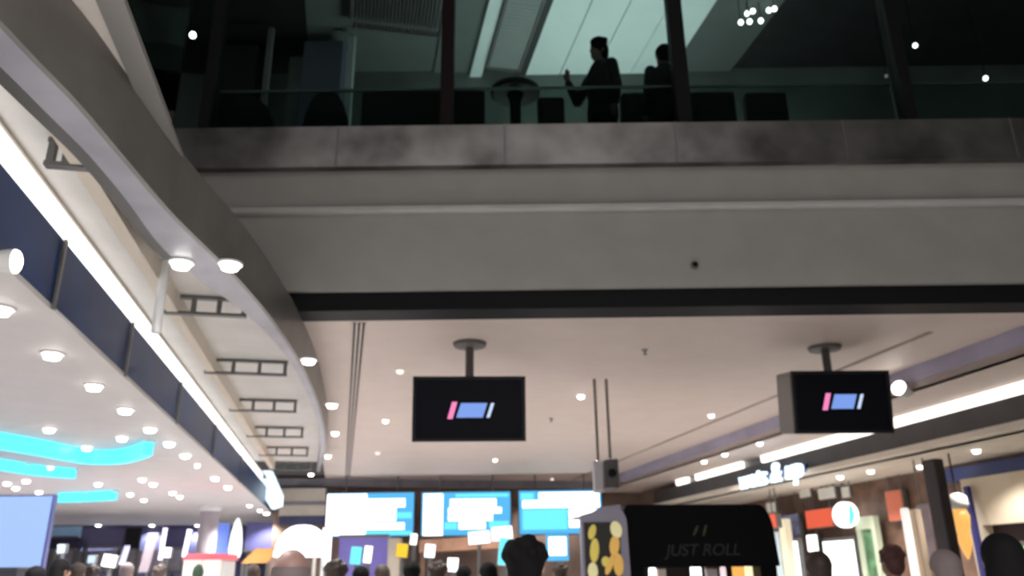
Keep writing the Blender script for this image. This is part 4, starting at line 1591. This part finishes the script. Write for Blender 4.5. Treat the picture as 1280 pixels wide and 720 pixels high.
def banner(x0, y0, x1, y1, Y, m, lb, shape='flag', tilt=0):
    c, w, h = rect_at(x0, y0, x1, y1, Y)
    t = thing('feather_flag' if shape == 'drop' else 'banner', lb, 'banner', (c.x, Y, 0))
    zb_, zt_ = c.z - h / 2, c.z + h / 2
    bm = bmesh.new()
    if shape == 'drop':
        prof = [(-.1, 0), (.75, .02), (1, .15), (.95, .45), (.7, .75), (.3, .95), (0, 1.0), (-.35, .9), (-.75, .6), (-.95, .2), (-.7, .03)]
        prism(bm, [Vector((a_ * w / 2, 0, zb_ + b_ * h)) for a_, b_ in prof], (0, .03, 0))
    else:
        prism(bm, [Vector((-w / 2, 0, zb_)), Vector((w / 2 - tilt, 0, zb_)), Vector((w / 2, 0, zt_)), Vector((-w / 2 + tilt, 0, zt_))], (0, .03, 0))
    obj('cloth', bm, m, t)
    bm = bmesh.new()
    cyl(bm, (0, .05, 0), (0, .05, zt_), .02, None, 8)
    obj('pole', bm, GMETAL, t)
    bm = bmesh.new()
    lathe(bm, [(.18, 0), (.18, .03), (.04, .06)], (0, .05, 0), 16)
    obj('base', bm, GMETAL, t)


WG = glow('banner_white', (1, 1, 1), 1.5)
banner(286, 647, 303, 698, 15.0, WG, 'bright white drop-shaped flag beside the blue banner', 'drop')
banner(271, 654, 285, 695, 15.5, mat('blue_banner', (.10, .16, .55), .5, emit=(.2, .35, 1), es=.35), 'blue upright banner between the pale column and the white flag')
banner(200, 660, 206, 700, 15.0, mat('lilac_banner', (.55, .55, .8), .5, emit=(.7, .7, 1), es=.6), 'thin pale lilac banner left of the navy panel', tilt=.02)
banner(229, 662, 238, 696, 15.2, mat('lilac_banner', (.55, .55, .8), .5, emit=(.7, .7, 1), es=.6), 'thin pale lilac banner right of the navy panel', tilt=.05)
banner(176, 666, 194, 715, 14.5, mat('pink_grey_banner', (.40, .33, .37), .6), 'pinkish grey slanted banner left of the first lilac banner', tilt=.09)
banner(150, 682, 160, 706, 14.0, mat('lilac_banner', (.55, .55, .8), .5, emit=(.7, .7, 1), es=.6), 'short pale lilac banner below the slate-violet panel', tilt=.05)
lit_sign('counter_sign', 128, 693, 146, 709, 14.0, 'white tilted lit sign in the left shops', 'sign', SCRW, tilt=R(25))
lit_sign('counter_sign', 110, 694, 119, 704, 14.5, 'small light blue sign left of the tilted white one', 'sign', PALES)
lit_sign('counter_sign', 200, 684, 214, 697, 14.2, 'white slanted sign under the navy panel', 'sign', SCRW, tilt=R(10))
lit_sign('counter_sign', 72, 680, 82, 692, 14.2, 'small grey blue sign under the dark panel by the blue wall', 'sign', mat('grey_blue_sign', (.35, .45, .5), .5))
# red topped booth
YBO = 13.0
c, w, h = rect_at(230, 692, 276, 700, YBO)
t = thing('booth', 'white lit booth with a red top and dark figure print', 'booth', (c.x, YBO, 0))
bm = bmesh.new()
prism(bm, [Vector((-w / 2, -.05, c.z - h / 2)), Vector((w / 2, -.05, c.z - h / 2)), Vector((w / 2 - .03, -.05, c.z + h / 2)), Vector((-w / 2 + .06, -.05, c.z + h / 2))], (0, .9, 0))
obj('roof', bm, mat('red_roof', (.55, .07, .09), .5, emit=(.8, .1, .13), es=.25), t)
bz = c.z - h / 2
for sx in (-1, 1):
    bm = bmesh.new()
    box(bm, (sx * w * .26, .02, bz / 2), (w * .46, .04, bz))
    obj('light_panel', bm, glow('panel_cream', (1, .97, .88), 1.1), t)
bm = bmesh.new()
box(bm, (0, .5, bz / 2), (w * .9, .6, bz))
obj('body', bm, WHITE, t)
bm = bmesh.new()
sph(bm, (-.03, -.03, 0), 1, (.09, .02, .13), 14)
sph(bm, (-.03, -.03, -.35), 1, (.16, .02, .3), 14)
fg = obj('figure_print', bm, mat('dark_green_print', (.01, .03, .015), .6), t)
fg.location = (0, 0, at_Y(250, 716, YBO).z)
# orange awning
c, w, h = rect_at(302, 686, 336, 704, 13.5)
t = thing('awning', 'orange awning between the white flag and the balding head', 'awning', (c.x, 13.5, 0))
bm = bmesh.new()
prism(bm, [Vector((-w / 2, 0, c.z - h / 2)), Vector((w / 2, 0, c.z - h / 2)), Vector((w * .42, .4, c.z + h / 2)), Vector((-w * .3, .4, c.z + h / 2))], (0, .04, .02))
obj('cloth', bm, mat('orange_cloth', (.42, .19, .04), .7, emit=(.6, .28, .05), es=.12), t)
for sx in (-1, 1):
    bm = bmesh.new()
    cyl(bm, (sx * w * .45, .05, 0), (sx * w * .45, .05, c.z - h / 2 + .03), .025, None, 8)
    obj('post', bm, GMETAL, t)
# lit white dome canopy
YD = 16.0
c, w, h = rect_at(344, 656, 412, 696, YD)
t = thing('dome_canopy', 'bright white lit dome canopy behind the balding head', 'canopy', (c.x, YD, 0))
bm = bmesh.new()
prof = [(w / 2, c.z - h / 2)]
for i in range(1, 9):
    a = math.pi / 2 * i / 8
    prof.append((w / 2 * math.cos(a) ** .8 if i < 8 else .01, c.z - h / 2 + h * math.sin(a)))
lathe(bm, prof, seg=32)
obj('dome', bm, glow('dome_white', (1, 1, 1), 1.8), t, smooth=True)
for k_ in range(4):
    a = math.pi / 4 + k_ * math.pi / 2
    bm = bmesh.new()
    cyl(bm, (w * .45 * math.cos(a), w * .45 * math.sin(a), 0), (w * .45 * math.cos(a), w * .45 * math.sin(a), c.z - h / 2), .03, None, 8)
    obj('post', bm, WHITE, t)

# ================================================================== RIGHT SHOPS
# glowing script sign on the dark fascia
c, w, h = brect_at(922, 575, 1002, 613, B_R - .20)
t = thing('shop_sign', 'glowing blue-white letter sign on the dark right fascia', 'sign', c, RIGHT_RZ)
bm = bmesh.new()
box(bm, (0, .06, 0), (w, .06, h * .25))
obj('backing', bm, mat('sign_navy', (.02, .035, .10), .4), t)
tx = text_mesh('letters', 'wets & up', h * .95, .03, SIGNW, t, shear=.2, bold=0.0)
wt = tx.dimensions.x if tx.dimensions.x > 0 else 1
bpy.context.view_layer.update()
wt = max(v_.co.x for v_ in tx.data.vertices) - min(v_.co.x for v_ in tx.data.vertices)
tx.scale = (w * .98 / wt, 1, 1)
tx.location = (0, -.03, 0)


def rsign(name, x0, y0, x1, y1, b, label, cat, m, deep=.1, floor=False, frame=GMETAL, group=None):
    c, w, h = brect_at(x0, y0, x1, y1, b)
    zt_ = c.z + h / 2
    zb_ = 0.0 if floor else c.z - h / 2
    t = thing(name, label, cat, (c.x, c.y, zb_), RIGHT_RZ, group)
    H = zt_ - zb_
    bm = bmesh.new()
    box(bm, (0, deep / 2 + .01, H / 2), (w, deep, H))
    obj('case', bm, frame, t, bevel=.008)
    bm = bmesh.new()
    box(bm, (0, 0, H / 2), (w * .92, .02, H * .94))
    obj('face', bm, m, t)
    bm = bmesh.new()
    if floor:
        box(bm, (0, deep / 2, .05), (w * 1.05, deep * 1.6, .1))
        obj('plinth', bm, GMETAL, t)
    else:
        zc_ = CAM_Z + z3 - zb_
        bm.free()
        for sx in (-.35, .35):
            bm = bmesh.new()
            cyl(bm, (sx * w, deep / 2, H - .01), (sx * w, deep / 2, max(zc_, H + .05)), .012, None, 6)
            obj('hanger', bm, GMETAL, t)
    return t


CT = mat('cream_tile', (.62, .60, .54), .5, emit=(.8, .76, .66), es=.12)
for x0, x1, y0, y1, lb in [(999, 1013, 610, 622, 'left pale tile panel above the red shop sign'), (1022, 1044, 609, 624, 'middle pale tile panel above the red shop sign'), (1052, 1062, 608, 622, 'right narrow pale tile panel near the round lit sign'),
                          (958, 970, 628, 641, 'pale tile panel at the upper right corner of the kiosk')]:
    rsign('ceiling_tile', x0, y0, x1, y1, B_W - 0.34, lb, 'panel', CT, .06, group='pale tile panels under the right soffit')
rsign('shop_sign', 1006, 636, 1041, 660, B_W - 0.24, 'red-orange shop sign left of the round lit sign', 'sign', REDS)
rsign('shop_sign', 962, 642, 970, 660, B_R + 0.3, 'small red-orange sign beside the kiosk corner', 'sign', REDS)
rsign('shop_sign', 1108, 612, 1129, 652, B_W - 0.14, 'tall red-orange sign left of the cream pillar', 'sign', mat('dull_red_sign', (.45, .12, .07), .5, emit=(.8, .2, .1), es=.25))
# round white and cyan sign
c, w, h = brect_at(1040, 627, 1068, 660, B_W - 0.34)
t = thing('round_sign', 'round white and cyan lit sign right of the red shop sign', 'sign', c, RIGHT_RZ)
bm = bmesh.new()
cyl(bm, (0, .08, 0), (0, 0, 0), .5, None, 32)
o = obj('disc', bm, SCRW, t)
o.scale = (w, 1, h)
bm = bmesh.new()
prism(bm, [Vector((.5 * math.cos(a), -.012, .5 * math.sin(a))) for a in [R(-65 + 8 * k_) for k_ in range(15)]], (0, .01, 0))
o = obj('cyan_part', bm, SCRC, t)
o.scale = (w, 1, h)
bm = bmesh.new()
cyl(bm, (0, .04, h * .48), (0, .04, CAM_Z + z3 - c.z), .015, None, 8)
obj('hanger', bm, GMETAL, t)
rsign('lightbox', 1029, 671, 1070, 722, B_W - 0.19, 'wide blazing white lit panel under the round sign', 'lightbox', SCRW, floor=True)
rsign('lightbox', 984, 672, 999, 722, B_W - 0.49, 'narrow white lit panel right of the kiosk', 'lightbox', SCRW, floor=True)
rsign('lightbox', 1009, 668, 1022, 690, B_W - 0.19, 'small slanted white lamp panel left of the wide white panel', 'lightbox', SCRW)
rsign('shop_board', 966, 660, 976, 722, B_R + .9, 'pale blue-white strip panel at the right edge of the kiosk', 'panel', mat('pale_blue_panel', (.6, .7, .72), .5, emit=(.7, .85, .9), es=.4), floor=True)
rsign('shop_board', 973, 643, 999, 672, B_W - 0.24, 'blue-grey picture panel above the narrow white lit panel', 'panel', mat('blue_grey_picture', (.22, .24, .42), .5, var=.5, scale=6))


def pillar(x0, y0, x1, b, m, lb, cat='pillar', name='pillar'):
    c, w, h = brect_at(x0, y0, x1, 720, b)
    zt_ = at_b((x0 + x1) / 2, y0, b).z
    t = thing(name, lb, cat, (c.x, c.y, 0), RIGHT_RZ)
    bm = bmesh.new()
    box(bm, (0, w * .3, zt_ / 2), (w, w * .6, zt_))
    obj('shaft', bm, m, t, bevel=.02)
    bm = bmesh.new()
    box(bm, (0, w * .3, .08), (w * 1.1, w * .7, .16))
    obj('plinth', bm, GMETAL, t)
    return t


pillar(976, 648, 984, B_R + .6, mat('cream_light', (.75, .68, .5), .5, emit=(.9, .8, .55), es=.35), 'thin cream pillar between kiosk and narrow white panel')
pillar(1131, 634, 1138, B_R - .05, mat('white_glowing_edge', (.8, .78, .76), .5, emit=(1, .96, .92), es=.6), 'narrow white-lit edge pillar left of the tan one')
pillar(1139, 636, 1150, B_R + .05, mat('tan_pillar', (.58, .45, .33), .5), 'tan pillar right of the tall red sign')
pillar(1163, 572, 1180, B_R - .1, mat('column_black', (.022, .016, .016), .5), 'tall dark column in front of the right shops', 'column', 'column')
pillar(1213, 606, 1220, B_W - 0.39, mat('royal_blue_post', (.04, .04, .19), .5), 'slim royal blue post left of the cream shop wall', 'post', 'post')
rsign('shop_board', 1151, 628, 1168, 708, B_R + .4, 'grey-pink picture panel left of the dark column', 'panel', mat('grey_pink_picture', (.30, .24, .26), .5, var=.3, scale=4))
# green-framed display
c, w, h = brect_at(1073, 645, 1097, 722, B_W - 0.24)
zt_ = c.z + h / 2
t = thing('picture_display', 'pale green framed tall display right of the wide white panel', 'display', (c.x, c.y, 0), RIGHT_RZ)
bm = bmesh.new()
for sx in (-1, 1):
    box(bm, (sx * w * .4, .05, zt_ / 2), (w * .2, .1, zt_))
box(bm, (0, .05, zt_ - .1), (w * .6, .1, .2))
obj('frame', bm, mat('pale_green', (.50, .55, .40), .5, emit=(.7, .75, .55), es=.15), t)
bm = bmesh.new()
box(bm, (0, .06, zt_ / 2 - .1), (w * .6, .04, zt_ - .2))
obj('picture', bm, mat('green_picture', (.10, .22, .11), .5, var=.6, scale=5), t)
# cream shop front with a dark doorway, far right
bF = B_W - 0.22
aW0, aW1 = ab(at_b(1290, 650, bF))[0], ab(at_b(1215, 650, bF))[0]
aD = ab(at_b(1240, 690, bF))[0]
zT = at_b(1270, 590, bF).z
zD = at_b(1255, 655, bF).z
bm = bmesh.new()
a_n = aW0 - 2.2
box(bm, U * ((aD + aW1) / 2) + V * bF + Vector((0, 0, zT / 2)), (.14, aW1 - aD, zT), ANG)
box(bm, U * ((aD + a_n) / 2) + V * bF + Vector((0, 0, (zT + zD) / 2)), (.14, aD - a_n, zT - zD), ANG)
struct('wall_right_shop', bm, mat('cream_shop_wall', (.66, .56, .42), .6))
bm = bmesh.new()
box(bm, U * ((aD + a_n) / 2) + V * (bF + .12) + Vector((0, 0, zD / 2)), (.06, aD - a_n, zD), ANG)
struct('door_1', bm, mat('door_dark_maroon', (.035, .018, .02), .5))
rsign('shop_sign', 1272, 676, 1290, 722, bF - .25, 'green lit strip sign at the right border by the doorway', 'sign', mat('green_strip', (.2, .5, .2), .5, emit=(.25, .7, .3), es=.35), floor=True)
# orange flame-shaped pendant
pL = at_b(1204, 664, B_R + .5)
t = thing('pendant_lamp', 'glowing orange tapered pendant lamp right of the dark column', 'lamp', pL)
bm = bmesh.new()
sc_ = at_b(1204, 636, B_R + .5).z - pL.z
lathe(bm, [(.01, -1.25 * sc_), (.05, -.9 * sc_), (.085, -.45 * sc_), (.07, -.1 * sc_), (.10, .3 * sc_), (.11, .7 * sc_), (.08, sc_)], seg=18)
obj('shade', bm, ORNG, t, smooth=True)
bm = bmesh.new()
lathe(bm, [(.09, sc_), (.13, 1.2 * sc_), (.11, 1.6 * sc_), (.04, 1.75 * sc_)], seg=18)
obj('cap', bm, LGREY, t, smooth=True)
bm = bmesh.new()
cyl(bm, (0, 0, 1.7 * sc_), (0, 0, CAM_Z + z3 - pL.z), .012, None, 8)
obj('cord', bm, BLACK, t)
